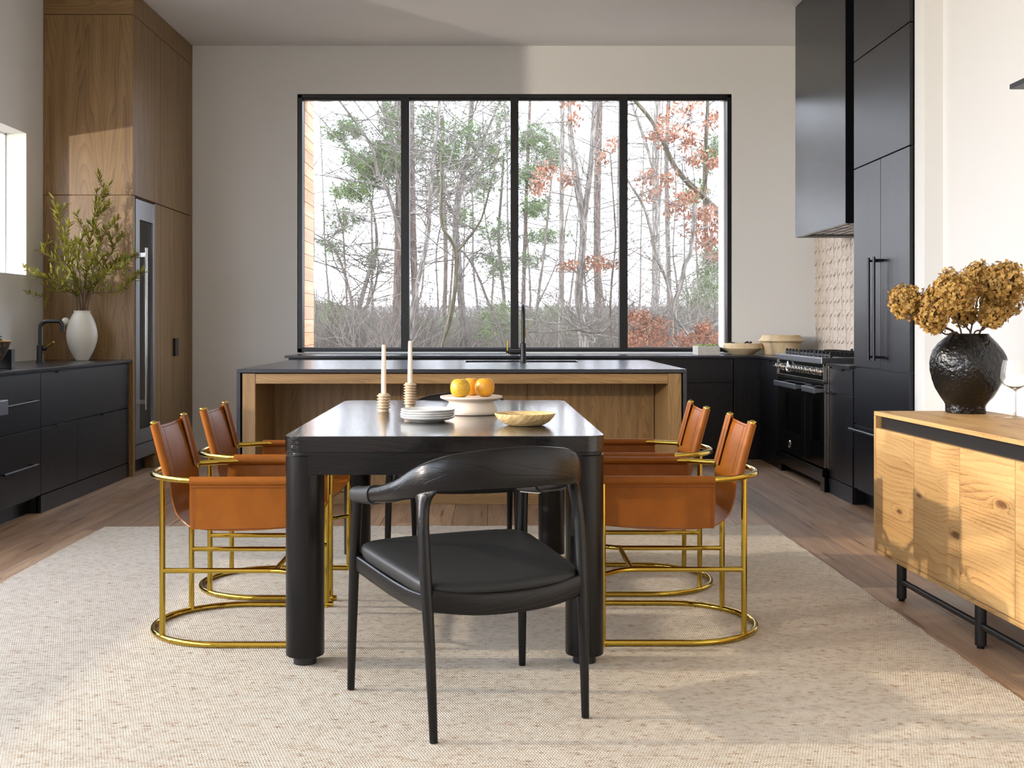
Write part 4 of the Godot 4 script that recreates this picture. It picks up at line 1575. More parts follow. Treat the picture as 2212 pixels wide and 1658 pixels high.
func make_tan_chair(label: String, where: Vector3, turn: float) -> Node3D:
	# faces +x; its back is at x = 0
	var u := thing("dining_chair", label, "chair", where, turn, "tan leather and brass armchairs along the table")
	var tube := 0.0112
	var R := 0.295
	for lv in [[0.0112, "base_tube", 0.628], [0.588, "arm_tube", 0.612]]:
		var p := PackedVector3Array()
		p.append(Vector3(lv[2], lv[0], R))
		for k in 25:
			var w := PI * 0.5 + PI * k / 24.0
			p.append(Vector3(R + cos(w) * R, lv[0], sin(w) * R))
		p.append(Vector3(lv[2], lv[0], -R))
		var s := shape()
		s.tube(p, fl(tube), 16)
		part(lv[1], s, M.brass, u)
	for sz in [-1.0, 1.0]:
		var s := shape()
		s.rod(Vector3(0.602, 0.0, sz * R), Vector3(0.602, 0.588, sz * R), tube * 0.95, 16)
		s.rod(Vector3(0.602, 0.0, sz * R), Vector3(0.602, 0.004, sz * R), tube * 1.35, 16)
		part("leg", s, M.brass, u)
		s = shape()
		s.rod(Vector3(0.080, 0.008, sz * 0.2), Vector3(0.080, 0.588, sz * 0.2), tube * 0.95, 16)
		part("leg", s, M.brass, u)
		s = shape()
		s.tube(rounded([Vector3(0.080, 0.252, sz * 0.2), Vector3(0.52, 0.252, sz * 0.2), Vector3(0.602, 0.252, sz * R)], 0.06, 6), fl(tube * 0.85), 14)
		part("stretcher", s, M.brass, u)
		# the back post, with a brass stud on top
		s = shape()
		s.rod(Vector3(0.104, 0.575, sz * 0.198), Vector3(0.049, 0.783, sz * 0.198), tube, 16)
		s.lathe(Vector3(0.049, 0.783, sz * 0.198), pv2([0.0, 0.0, 0.013, 0.0, 0.013, 0.0, 0.0135, 0.004, 0.010, 0.007, 0.007, 0.0072, 0.006, 0.010, 0.0, 0.0105]), 16)
		part("back_post", s, M.brass, u)
	var s2 := shape()
	s2.tube(rounded([Vector3(0.487, 0.252, 0.2), Vector3(0.487, 0.252, -0.2)], 0.05), fl(tube * 0.85), 14)
	part("stretcher", s2, M.brass, u)
	# back and seat in one hide
	var prof := curve([Vector3(0.050, 0.776, 0), Vector3(0.078, 0.685, 0), Vector3(0.104, 0.585, 0), Vector3(0.114, 0.51, 0), Vector3(0.138, 0.455, 0), Vector3(0.19, 0.424, 0), Vector3(0.30, 0.412, 0), Vector3(0.45, 0.414, 0), Vector3(0.612, 0.428, 0)], 5)
	var rows := []
	for i in prof.size():
		var q := prof[i]
		var hw := spline(q.x + (0.0 if q.y < 0.58 else -0.3), [-0.4, 0.11, 0.15, 0.21, 0.26], [0.198, 0.196, 0.222, 0.272, 0.279])
		var row := []
		for k in 13:
			var w := k / 6.0 - 1.0
			var sag := (1.0 - w * w)
			var back := 0.016 * sag if q.y > 0.5 else 0.016 * sag * clampf((q.y - 0.42) / 0.08, 0.0, 1.0)
			row.append(Vector3(q.x - back, q.y - (0.012 * sag if q.y < 0.47 else 0.012 * sag * clampf((q.y - 0.74) / 0.036, 0.0, 1.0)), w * hw))
		rows.append(row)
	var s := shape()
	s.sheet(rows, 0.004)
	var seat := part("sling", s, M.tan_leather, u)
	for sz in [-1.0, 1.0]:
		# the hide wraps round the back posts
		s = shape()
		var ax := Vector3(0.049 - 0.104, 0.783 - 0.575, 0.0).normalized()
		var a := Vector3(0.104, 0.575, sz * 0.198) + ax * 0.018
		var b := Vector3(0.049, 0.783, sz * 0.198) - ax * 0.003
		s.tube(PackedVector3Array([a, b]), fl(0.0155), 18, false, true)
		part("post_sleeve", s, M.tan_leather, u)
		s = shape()
		# the band where it is sewn down beside the post
		s.box((a + b) * 0.5 + Vector3(0.0055, 0.001, -sz * 0.03), Vector3(0.004, 0.207, 0.040), 0.0015, Basis(Vector3.BACK, atan2(0.055, 0.208)))
		part("post_hem", s, M.tan_leather, u)
		# side panels hung from the arms
		var pr := []
		for i in 14:
			var y := lerpf(0.416, 0.582, i / 13.0)
			var row := []
			for k in 13:
				var x := lerpf(0.205, 0.606, k / 12.0)
				var bow := sin(PI * i / 13.0)
				row.append(Vector3(x - 0.004 * bow * (1.0 if k == 0 else 0.0), y + (0.012 * pow(k / 12.0, 2.0) if i == 0 else 0.0), sz * (0.284 + 0.010 * (i / 13.0) - 0.004 * bow)))
			pr.append(row)
		s = shape()
		s.sheet(pr, 0.005)
		var pn := part("side_panel", s, M.tan_leather, u)
		s = shape()
		s.rod(Vector3(0.205, 0.588, sz * R), Vector3(0.606, 0.588, sz * R), 0.0158, 18)
		s.box(Vector3(0.4055, 0.571, sz * (R + 0.0018)), Vector3(0.401, 0.012, 0.008), 0.0015)
		part("arm_sleeve", s, M.tan_leather, u)
		# stitches down the hem and along the sleeve
		s = shape()
		for k in 24:
			s.box(Vector3(0.2135, 0.424 + k * 0.0062, sz * (0.2885 + 0.0085 * k / 24.0)), Vector3(0.006, 0.0014, 0.0016), 0.0)
		for k in 44:
			s.box(Vector3(0.214 + k * 0.0088, 0.5705, sz * (R + 0.0060)), Vector3(0.0052, 0.0014, 0.0010), 0.0)
		part("stitching", s, M.tan_thread, pn).set_meta("kind", "stuff")
	s = shape()
	for k in 26:
		for sz in [-1.0, 1.0]:
			var w := k / 25.0
			s.box(Vector3(lerpf(0.102, 0.058, w) + 0.0115, lerpf(0.60, 0.768, w), sz * 0.151), Vector3(0.0016, 0.0042, 0.0015), 0.0)
	for k in 46:
		var z := lerpf(-0.185, 0.185, k / 45.0)
		var w := z / 0.198
		s.box(Vector3(0.0565 - 0.016 * (1.0 - w * w), 0.769 - 0.012 * (1.0 - w * w), z), Vector3(0.002, 0.0015, 0.0046), 0.0)
	part("stitching", s, M.tan_thread, seat).set_meta("kind", "stuff")
	return u


func build_table() -> void:
	var u := thing("dining_table", "black oak dining table with round-cornered top on thick round legs, on the pale rug", "dining table", Vector3(-0.1765, RUG, -4.715), deg_to_rad(0.85))
	var w := 1.075
	var l := 1.826
	var s := shape(2, Vector2(0.1, 0.35))
	s.prism(Vector3(0, 0.715, 0), Vector3(0, 0, 1), Vector3(1, 0, 0), round_rect(l, w, 0.062, 8), 0.054, 0.002, true)
	part("tabletop", s, M.table_oak, u)
	s = shape(2, some_shift())
	s.prism(Vector3(0, 0.703, 0), Vector3(0, 0, 1), Vector3(1, 0, 0), round_rect(l - 0.012, w - 0.012, 0.06, 8), 0.0125, 0.0, true)
	part("neck", s, M.black_oak, u)
	for sz in [-1.0, 1.0]:
		s = shape(0, some_shift())
		s.block(Vector3(-w * 0.5 + 0.052, 0.640, sz * (l * 0.5 - 0.004) - 0.0125 * (1 + sz)), Vector3(w * 0.5 - 0.052, 0.704, sz * (l * 0.5 - 0.004) + 0.0125 * (1 - sz)), 0.0015)
		part("apron", s, M.black_oak, u)
		s = shape(2, some_shift())
		s.block(Vector3(sz * (w * 0.5 - 0.014) - 0.0125, 0.640, -l * 0.5 + 0.06), Vector3(sz * (w * 0.5 - 0.014) + 0.0125, 0.704, l * 0.5 - 0.06), 0.0015)
		part("apron", s, M.black_oak, u)
		for sx in [-1.0, 1.0]:
			var c := Vector3(sx * (w * 0.5 - 0.0655), 0.0, sz * (l * 0.5 - 0.0655))
			s = shape()
			s.lathe(c, pv2([0.0, 0.030, 0.0635, 0.030, 0.0635, 0.030, 0.0645, 0.032, 0.0645, 0.701, 0.0645, 0.701, 0.0625, 0.7035, 0.0, 0.7035]), 40)
			var leg := part("leg", s, M.black_oak, u)
			s = shape()
			s.lathe(c, pv2([0.0, 0.0, 0.039, 0.0, 0.039, 0.0, 0.039, 0.031]), 28)
			part("foot", s, M.black_metal, leg)


func build_tableware() -> void:
	var top := RUG + 0.769
	# two turned holders with tapers
	var hold := [[-0.473, 4.93, 0.075, 5, "short ridged pale-wood candle holder beside the stack of plates", "ivory taper candle standing in the short ridged holder", 0.215], [-0.379, 5.20, 0.108, 8, "tall ridged pale-wood candle holder behind the stack of plates", "ivory taper candle standing in the tall ridged holder", 0.195]]
	for h in hold:
		var at := Vector3(h[0], top, -h[1])
		var pr := PackedVector2Array([Vector2(0, 0), Vector2(0.024, 0), Vector2(0.024, 0)])
		var n: int = h[3]
		var step: float = (h[2] - 0.012) / n
		for k in n:
			var y: float = 0.006 + k * step
			pr.append(Vector2(0.0195, y))
			pr.append(Vector2(0.0300, y + step * 0.58))
			pr.append(Vector2(0.0300, y + step * 0.66))
		pr.append(Vector2(0.0225, h[2] - 0.004))
		pr.append(Vector2(0.021, h[2]))
		pr.append(Vector2(0.021, h[2]))
		pr.append(Vector2(0.011, h[2]))
		pr.append(Vector2(0.011, h[2] - 0.012))
		pr.append(Vector2(0.0, h[2] - 0.012))
		var s := shape(1, some_shift())
		s.lathe(Vector3.ZERO, pr, 32)
		solo("candle_holder", s, M.pale_wood, h[4], "candle holder", at, 0.0, "ridged candle holders")
		var u := thing("candle", h[5], "candle", at + Vector3(0, h[2] - 0.012, 0), 0.0, "taper candles")
		s = shape()
		s.lathe(Vector3.ZERO, pv2([0.0, 0.0, 0.0105, 0.0, 0.0105, 0.0, 0.0112, 0.03, 0.0105, 0.10, 0.0085, h[6], 0.0075, h[6] + 0.006, 0.0, h[6] + 0.007]), 20)
		part("wax", s, M.candle_wax, u)
		s = shape()
		s.rod(Vector3(0, h[6] + 0.004, 0), Vector3(0.001, h[6] + 0.017, 0), 0.0011, 6)
		part("wick", s, M.wick, u)
	# four plates in a pile
	var names := ["white plate at the bottom of the pile on the dining table", "white plate second from the bottom of the pile", "white plate third from the bottom of the pile", "white plate on top of the pile on the dining table"]
	var s := shape()
	s.lathe(Vector3.ZERO, pv2([0.0, 0.004, 0.058, 0.0035, 0.060, 0.0, 0.063, 0.0, 0.066, 0.004, 0.085, 0.0055, 0.100, 0.011, 0.105, 0.0165, 0.1058, 0.0185, 0.1045, 0.0195, 0.1020, 0.0175, 0.094, 0.0112, 0.080, 0.0088, 0.0, 0.0080]), 56)
	var jig := [Vector2(0.001, 0.0), Vector2(-0.0015, 0.002), Vector2(0.0, -0.001), Vector2(0.0015, 0.0)]
	var first := solo("plate", s, M.white_china, names[0], "plate", Vector3(-0.254, top, -4.42), 0.0, "plates piled on the table")
	for k in range(1, 4):
		copy(first, names[k], Vector3(-0.254 + jig[k].x, top + 0.0092 * k, -4.42 + jig[k].y))
	# the pottery stand with three fruits
	s = shape()
	s.lathe(Vector3.ZERO, pv2([0.0, 0.0, 0.102, 0.0, 0.106, 0.004, 0.1085, 0.012, 0.1065, 0.024, 0.100, 0.036, 0.0935, 0.046, 0.0925, 0.051, 0.099, 0.056, 0.115, 0.0615, 0.126, 0.0655, 0.1295, 0.0705, 0.1285, 0.0755, 0.125, 0.0765, 0.119, 0.0735, 0.0, 0.0705]), 56)
	solo("cake_stand", s, M.bisque, "cream pottery stand with a wide waist, holding three yellow fruits", "stand", Vector3(-0.092, top, -4.75))
	var fr := [[-0.137, 4.70, 0.0415, 0.4, "fruit_yellow", "greenish yellow fruit in front on the pottery stand, its scarred end up"], [-0.036, 4.752, 0.0415, 2.2, "fruit_orange", "deep yellow fruit on the side of the stand towards the wooden bowl"], [-0.094, 4.835, 0.040, 4.0, "fruit_orange", "orange-yellow fruit half hidden behind the two others on the stand"]]
	for f in fr:
		var u := thing("fruit", f[5], "fruit", Vector3(f[0], top + 0.0735, -f[1]), f[3], "yellow fruits on the stand")
		s = shape()
		var lump := noise(0.12, 2, int(f[3] * 10.0))
		var r: float = f[2]
		s.lathe(Vector3.ZERO, pv2([0.0, 0.0055, r * 0.22, 0.0015, r * 0.45, 0.0, r * 0.72, r * 0.15, r * 0.93, r * 0.45, r, r * 0.85, r * 0.97, r * 1.2, r * 0.82, r * 1.55, r * 0.58, r * 1.74, r * 0.32, r * 1.80, r * 0.14, r * 1.76, 0.0, r * 1.70]), 32, lump, 0.0022)
		part("skin", s, M[f[4]], u)
		s = shape()
		s.lathe(Vector3(0, r * 1.70, 0), pv2([0.0, 0.0, 0.006, 0.001, 0.006, 0.001, 0.005, 0.004, 0.0, 0.005]), 10)
		part("stem_end", s, M.fruit_end, u)
	# the wooden bowl, not quite round
	s = shape()
	var wob := noise(0.05, 1, 5)
	s.lathe(Vector3.ZERO, pv2([0.0, 0.0, 0.055, 0.0, 0.070, 0.003, 0.092, 0.015, 0.107, 0.030, 0.1145, 0.043, 0.1125, 0.0455, 0.109, 0.042, 0.098, 0.028, 0.075, 0.014, 0.0, 0.009]), 56, wob, 0.006, Vector2(1.0, 0.9))
	solo("bowl", s, M.spalted_wood, "shallow figured wooden bowl on the dining table, empty", "bowl", Vector3(0.117, top, -4.22), 0.2)


func build_rug() -> void:
	var s := shape()
	var wave := noise(0.9, 2, 3)
	var rim := PackedVector2Array()
	var hw := 1.89
	var hl := 2.75
	for e in 4:
		var a: Vector2 = [Vector2(-hw, -hl), Vector2(hw, -hl), Vector2(hw, hl), Vector2(-hw, hl)][e]
		var b: Vector2 = [Vector2(hw, -hl), Vector2(hw, hl), Vector2(-hw, hl), Vector2(-hw, -hl)][e]
		var n := 160
		for k in n:
			var p := a.lerp(b, float(k) / n)
			rim.append(p + (p.normalized()) * (wave.get_noise_2dv(p * 3.0) * 0.010 + wave.get_noise_2dv(p * 22.0) * 0.005))
	s.prism(Vector3(0, 0, 0), Vector3(1, 0, 0), Vector3(0, 0, -1), rim, RUG, 0.004, true)
	for i in s.v.size():
		s.uv[i] = Vector2(s.v[i].x, s.v[i].z)
	s.own_uv = true
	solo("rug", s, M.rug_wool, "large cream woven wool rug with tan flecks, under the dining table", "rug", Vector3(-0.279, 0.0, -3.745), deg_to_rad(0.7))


func build_chairs() -> void:
	make_black_chair("black oak armchair with leather seat, turned aside at the near end of the table", Vector3(-0.061, RUG, -3.456), deg_to_rad(25.1))
	var far := make_black_chair("black oak armchair tucked under the far end of the table, facing this way", Vector3(-0.172, RUG, -5.46), deg_to_rad(177.0))
	far.position.y = RUG
	make_tan_chair("tan leather and brass armchair, nearer of the pair backing onto the black drawers", Vector3(-1.276, RUG, -4.33), 0.0)
	make_tan_chair("tan leather and brass armchair, farther of the pair on the wine fridge side", Vector3(-1.276, RUG, -5.025), 0.0)
	make_tan_chair("tan leather and brass armchair, nearer of the pair on the sideboard side", Vector3(0.990, RUG, -4.352), PI)
	make_tan_chair("tan leather and brass armchair, farther of the pair backing onto the range", Vector3(0.962, RUG, -5.09), PI)


func build_sideboard() -> void:
	var u := thing("sideboard", "knotty oak sideboard with four plain doors on black metal legs, beside the rug", "sideboard", Vector3(1.65, 0.0, -4.96), deg_to_rad(2.6))
	var l := 1.64
	var dp := 0.49
	var y0 := 0.168
	var y1 := 0.778
	var s := shape(2, some_shift())
	s.block(Vector3(0, y1 - 0.018, 0), Vector3(dp, y1, l), 0.0015)
	part("top", s, M.knotty_oak, u)
	s = shape(2, some_shift())
	s.block(Vector3(0, y0, 0.018), Vector3(dp, y0 + 0.018, l - 0.018), 0.0015)
	part("bottom", s, M.knotty_oak, u)
	for z in [0.0, l - 0.018]:
		s = shape(1, some_shift())
		s.block(Vector3(0, y0, z), Vector3(dp, y1 - 0.0185, z + 0.018), 0.0015)
		part("end_panel", s, M.knotty_oak, u)
	s = shape(2, some_shift())
	s.block(Vector3(dp - 0.01, y0 + 0.018, 0.018), Vector3(dp, y1 - 0.0185, l - 0.018), 0.0)
	part("back_panel", s, M.knotty_oak, u)
	s = shape()
	s.block(Vector3(0.022, 0.700, 0.030), Vector3(0.036, y1 - 0.0185, l - 0.018), 0.0)
	part("finger_channel", s, M.black_metal, u)
	for k in 4:
		s = shape(2, Vector2(0.11 + k * 0.13, 0.21 + k * 0.0))
		var a := 0.0195 + k * (l - 0.039) / 4.0
		s.block(Vector3(0.001, y0 + 0.0195, a + 0.0012), Vector3(0.021, 0.707, a + (l - 0.039) / 4.0 - 0.0012), 0.001)
		part("door", s, M.knotty_oak, u)
	for x in [0.045, dp - 0.06]:
		for z in [0.19, 0.89, 1.55]:
			s = shape()
			s.lathe(Vector3(x, 0, z), pv2([0.0, 0.0, 0.013, 0.0, 0.013, 0.0, 0.013, 0.009, 0.019, 0.011, 0.020, 0.014, 0.020, y0]), 24)
			part("leg", s, M.black_metal, u)
		s = shape()
		s.rod(Vector3(x, 0.082, 0.19), Vector3(x, 0.082, 1.55), 0.0125, 16)
		part("stretcher", s, M.black_metal, u)
	# on it: the vase, dried hydrangeas, a glass
	var at := Vector3(2.01, y1, -4.85)
	s = shape()
	s.lathe(Vector3.ZERO, pv2([0.0, 0.0, 0.072, 0.0, 0.0785, 0.004, 0.0785, 0.024, 0.080, 0.036, 0.088, 0.048, 0.108, 0.07, 0.131, 0.105, 0.147, 0.14, 0.155, 0.178, 0.1565, 0.21, 0.151, 0.24, 0.139, 0.267, 0.118, 0.295, 0.096, 0.316, 0.082, 0.328, 0.077, 0.336, 0.070, 0.335, 0.069, 0.325, 0.085, 0.30, 0.10, 0.25]), 72, noise(0.05, 3, 12), 0.016)
	solo("vase", s, M.vase_black, "round black hand-built vase with a rough glossy skin, on the sideboard", "vase", at)
	var g := thing("wine_glass", "clear wine glass with a long stem standing on the sideboard", "wine glass", Vector3(2.085, y1, -4.57))
	s = shape()
	s.lathe(Vector3.ZERO, pv2([0.0, 0.0, 0.042, 0.0, 0.0425, 0.0012, 0.038, 0.0025, 0.012, 0.005, 0.005, 0.012, 0.004, 0.05, 0.004, 0.105, 0.006, 0.113, 0.022, 0.122, 0.042, 0.133, 0.053, 0.148, 0.0565, 0.164, 0.054, 0.19, 0.0465, 0.232, 0.0455, 0.232, 0.053, 0.19, 0.0554, 0.164, 0.052, 0.149, 0.041, 0.1345, 0.021, 0.1235, 0.0, 0.1195]), 48)
	part("bowl_and_stem", s, M.drinking_glass, g)
	s = shape(2, some_shift())
	s.block(Vector3(2.175, 2.143, -4.82), Vector3(WALL_S - 0.001, 2.164, -3.2), 0.0015)
	solo("wall_shelf", s, M.black_metal, "end of a thin black shelf high on the pale wall above the sideboard", "shelf")


# ---------------------------------------------------------------- flowers, pots and the lamp outside
func leaf_spray(s: Array, p: PackedVector3Array, from: float, step: float, size: float) -> void:
	# whorls of leaves along a stem, closer and upright at its tip
	var length := 0.0
	for i in range(1, p.size()):
		length += p[i].distance_to(p[i - 1])
	var at := from * length
	while at < length:
		var run := 0.0
		for i in range(1, p.size()):
			var seg := p[i].distance_to(p[i - 1])
			if run + seg >= at:
				var q := p[i - 1].lerp(p[i], (at - run) / seg)
				var d := (p[i] - p[i - 1]).normalized()
				for k in 3:
					var a := rng.randf() * TAU
					var side := d.cross(Vector3(cos(a), sin(a), cos(a * 1.7))).normalized()
					var dir := (side + d * rng.randf_range(0.3, 1.1) + Vector3.UP * 0.25).normalized()
					var b := Basis.looking_at(-dir, Vector3(rng.randf_range(-0.4, 0.4), 1, rng.randf_range(-0.4, 0.4)).normalized())
					s.append(Transform3D(b.scaled_local(Vector3.ONE * size * rng.randf_range(0.7, 1.2)), q))
				break
			run += seg
		at += step * rng.randf_range(0.6, 1.3)


func build_branches() -> void:
	rng.seed = 31
	# the white vase on the bar
	var base := Vector3(-3.03, COUNTER, -8.42)
	var u := thing("vase", "tall white egg-shaped vase with a small ball on its shoulder, full of leafy branches", "vase", base)
	var s := shape()
	s.lathe(Vector3.ZERO, pv2([0.0, 0.0, 0.043, 0.0, 0.046, 0.003, 0.056, 0.022, 0.074, 0.055, 0.092, 0.095, 0.105, 0.14, 0.110, 0.18, 0.1075, 0.22, 0.098, 0.265, 0.083, 0.305, 0.068, 0.335, 0.058, 0.352, 0.0585, 0.362, 0.061, 0.3665, 0.057, 0.366, 0.054, 0.352, 0.064, 0.33, 0.08, 0.29]), 56)
	part("body", s, M.vase_white, u)
	s = shape()
	s.ball(Vector3(-0.118, 0.288, 0.01), Vector3(0.0285, 0.0285, 0.0285), 24, 16)
	s.rod(Vector3(-0.10, 0.287, 0.008), Vector3(-0.08, 0.284, 0.0), 0.014)
	part("knob", s, M.vase_white, u)
	var mouth := base + Vector3(0, 0.33, 0)
	# pixels of each branch from mouth to tip, and how far its tip leans towards the room
	var list := [
		[[[165, 640], [160, 612], [153, 560], [134, 520], [124, 470], [117, 424]], 0.10, "branch rising highest on the wall side of the vase, its leaves in sunlight"],
		[[[178, 640], [170, 580], [168, 548], [178, 510], [200, 478], [214, 445]], 0.22, "branch rising past the middle of the vase with a bright leafy top"],
		[[[184, 640], [190, 560], [198, 500], [208, 450], [220, 425], [232, 414]], -0.06, "bare thin sprig arching above all others over the white vase"],
		[[[186, 640], [200, 590], [213, 540], [222, 510], [236, 488]], 0.14, "branch leaning from the vase towards the wine fridge, upper one"],
		[[[188, 640], [206, 600], [232, 560], [252, 525], [268, 505]], -0.08, "shaded branch behind the others, reaching the edge of the oak panel"],
		[[[190, 640], [208, 615], [236, 580], [258, 570], [280, 562]], -0.05, "shaded low branch spreading sideways before the oak panel"],
		[[[192, 645], [205, 632], [236, 632], [264, 624], [282, 608], [293, 598]], 0.15, "long low branch curving out in front of the wine fridge door"],
		[[[172, 640], [160, 600], [132, 572], [104, 552], [80, 540]], -0.02, "branch leaning from the vase towards the narrow window, upper one"],
		[[[170, 645], [148, 620], [124, 606], [100, 602], [76, 598]], 0.12, "low branch leaning over the black bar tap, leaves drooping"],
		[[[170, 645], [150, 630], [128, 622], [110, 634], [98, 648]], 0.25, "lowest branch hanging down beside the bar tap"],
		[[[180, 645], [184, 610], [192, 575], [198, 556]], 0.36, "short upright branch in the middle front of the vase"],
		[[[178, 645], [168, 618], [150, 580], [130, 552]], 0.30, "short branch in front, between the vase and the bar tap"],
		[[[186, 645], [198, 616], [220, 600], [242, 588]], 0.34, "short leafy branch in front, on the fridge side of the vase"]]
	var leaf := leaf_mesh(0.060, 0.0150, 0.12)
	var hues := tints([Color(0.98, 1.0, 0.62), Color(0.72, 0.85, 0.45), Color(0.60, 0.72, 0.45), Color(1.0, 0.98, 0.55), Color(0.66, 0.74, 0.60), Color(0.85, 0.82, 0.6)])
	for b in list:
		var pts := [mouth + Vector3(rng.randf_range(-0.03, 0.03), -0.10, rng.randf_range(-0.03, 0.03))]
		var n: int = b[0].size()
		for i in n:
			var w := float(i) / (n - 1)
			var q := seen(b[0][i][0], b[0][i][1], 8.42 - b[1] * w)
			pts.append(q)
		var p := curve(pts, 4)
		var v := thing("leafy_branch", b[2], "branch", Vector3.ZERO, 0.0, "leafy branches in the white vase")
		s = shape()
		var r := PackedFloat32Array()
		for i in p.size():
			r.append(lerpf(0.0042, 0.0016, float(i) / p.size()))
		s.tube(p, r, 7)
		var places := []
		leaf_spray(places, p, 0.42, 0.026, 1.0)
		# side shoots
		for k in 5:
			var i := int(lerpf(0.45, 0.95, (k + rng.randf()) / 5.0) * (p.size() - 1))
			var d := (p[mini(i + 1, p.size() - 1)] - p[i - 1]).normalized()
			var a := rng.randf() * TAU
			var out := (d * 0.6 + Vector3(cos(a), 0.35, sin(a) * 0.6)).normalized() * rng.randf_range(0.08, 0.16)
			if p[i].z + out.z < -8.64:
				out.z = absf(out.z)
			var q := curve([p[i], p[i] + out * 0.5 + Vector3(0, 0.01, 0), p[i] + out + Vector3(0, 0.03, 0)], 4)
			s.tube(q, PackedFloat32Array([0.0019, 0.0018, 0.0017, 0.0016, 0.0015, 0.0014, 0.0013, 0.0012, 0.001]), 6)
			leaf_spray(places, q, 0.25, 0.022, 0.9)
		part("stem", s, M.stem_brown, v)
		many("leaves", leaf, M.leaf_olive, places, v, hues)


func build_hydrangeas() -> void:
	rng.seed = 55
	var mouth := Vector3(2.01, 0.778 + 0.325, -4.85)
	var floret := shape()
	for k in 4:
		var a := TAU * k / 4.0 + 0.3
		var d := Vector3(cos(a), 0, sin(a))
		var e := Vector3(-sin(a), 0, cos(a))
		var up := Vector3.UP
		var p0 := floret.vert(Vector3.ZERO)
		var p1 := floret.vert(d * 0.006 + e * 0.0058 + up * 0.002)
		var p2 := floret.vert(d * 0.0125 + up * 0.0005)
		var p3 := floret.vert(d * 0.006 - e * 0.0058 + up * 0.0045)
		floret.quad(p0, p1, p2, p3)
	var fm := floret.mesh()
	var hues := tints([Color(1.0, 0.88, 0.70), Color(0.95, 0.76, 0.46), Color(0.82, 0.62, 0.38), Color(1.0, 0.82, 0.50), Color(0.88, 0.74, 0.60), Color(0.74, 0.52, 0.28)])
	# each head: pixel of its middle, distance, radii in pixels
	var heads := [
		[1955, 652, 4.80, 34, 34, "dried hydrangea head reaching farthest towards the black cabinet"],
		[2012, 672, 4.78, 36, 42, "dried hydrangea head hanging between the farthest one and the big middle one"],
		[2054, 634, 4.74, 44, 44, "largest dried hydrangea head, rising above the middle of the black vase"],
		[2117, 604, 4.90, 34, 36, "dried hydrangea head high up behind the largest one"],
		[2170, 612, 4.82, 42, 44, "dried hydrangea head highest on the wine glass side"],
		[2158, 655, 4.88, 38, 34, "dried hydrangea head below the highest one, near the wall"],
		[2082, 676, 4.90, 26, 26, "small shaded dried hydrangea head low over the vase mouth"],
		[2020, 704, 4.80, 18, 17, "smallest dried hydrangea head, dangling beside the vase shoulder"],
		[2142, 684, 4.80, 28, 24, "dried hydrangea head low on the wine glass side, on a thick stem"]]
	for h in heads:
		var c := seen(h[0], h[1], h[2])
		var rx: float = h[3] * 1.12 * h[2] / FOCAL
		var ry: float = h[4] * 1.12 * h[2] / FOCAL
		var u := thing("dried_hydrangea", h[5], "flower", Vector3.ZERO, 0.0, "dried hydrangeas in the black vase")
		var s := shape()
		var foot := mouth + Vector3(clampf((c.x - mouth.x) * 0.22, -0.05, 0.05), -0.12, rng.randf_range(-0.03, 0.03))
		var lip := mouth + Vector3(clampf((c.x - mouth.x) * 0.30, -0.055, 0.055), 0.01, (foot.z - mouth.z) * 1.0)
		s.tube(curve([foot, lip, lip.lerp(c, 0.55) + Vector3(0, -0.02, 0), c], 5), fl(0.0036), 8)
		part("stem", s, M.stem_brown, u)
		s = shape()
		s.ball(c, Vector3(rx, ry, rx) * 0.55, 12, 8)
		part("core", s, M.stem_brown, u)
		var places := []
		var lump := noise(9.0, 2, int(h[0]))
		var n := int(rx * ry * 125000.0)
		for k in n:
			var d := Vector3(rng.randfn(), rng.randfn(), rng.randfn()).normalized()
			var r := rng.randf_range(0.62, 1.0) * (1.0 + 0.28 * lump.get_noise_3dv(d * 0.12))
			var p := c + Vector3(d.x * rx, d.y * ry, d.z * rx) * r
			var b := Basis(Quaternion(Vector3.UP, (d + Vector3(rng.randfn(0, 0.5), rng.randfn(0, 0.5), rng.randfn(0, 0.5))).normalized())) * Basis(Vector3.UP, rng.randf() * TAU)
			places.append(Transform3D(b.scaled_local(Vector3.ONE * rng.randf_range(0.6, 1.0)), p))
		many("florets", fm, M.petal_gold, places, u, hues)


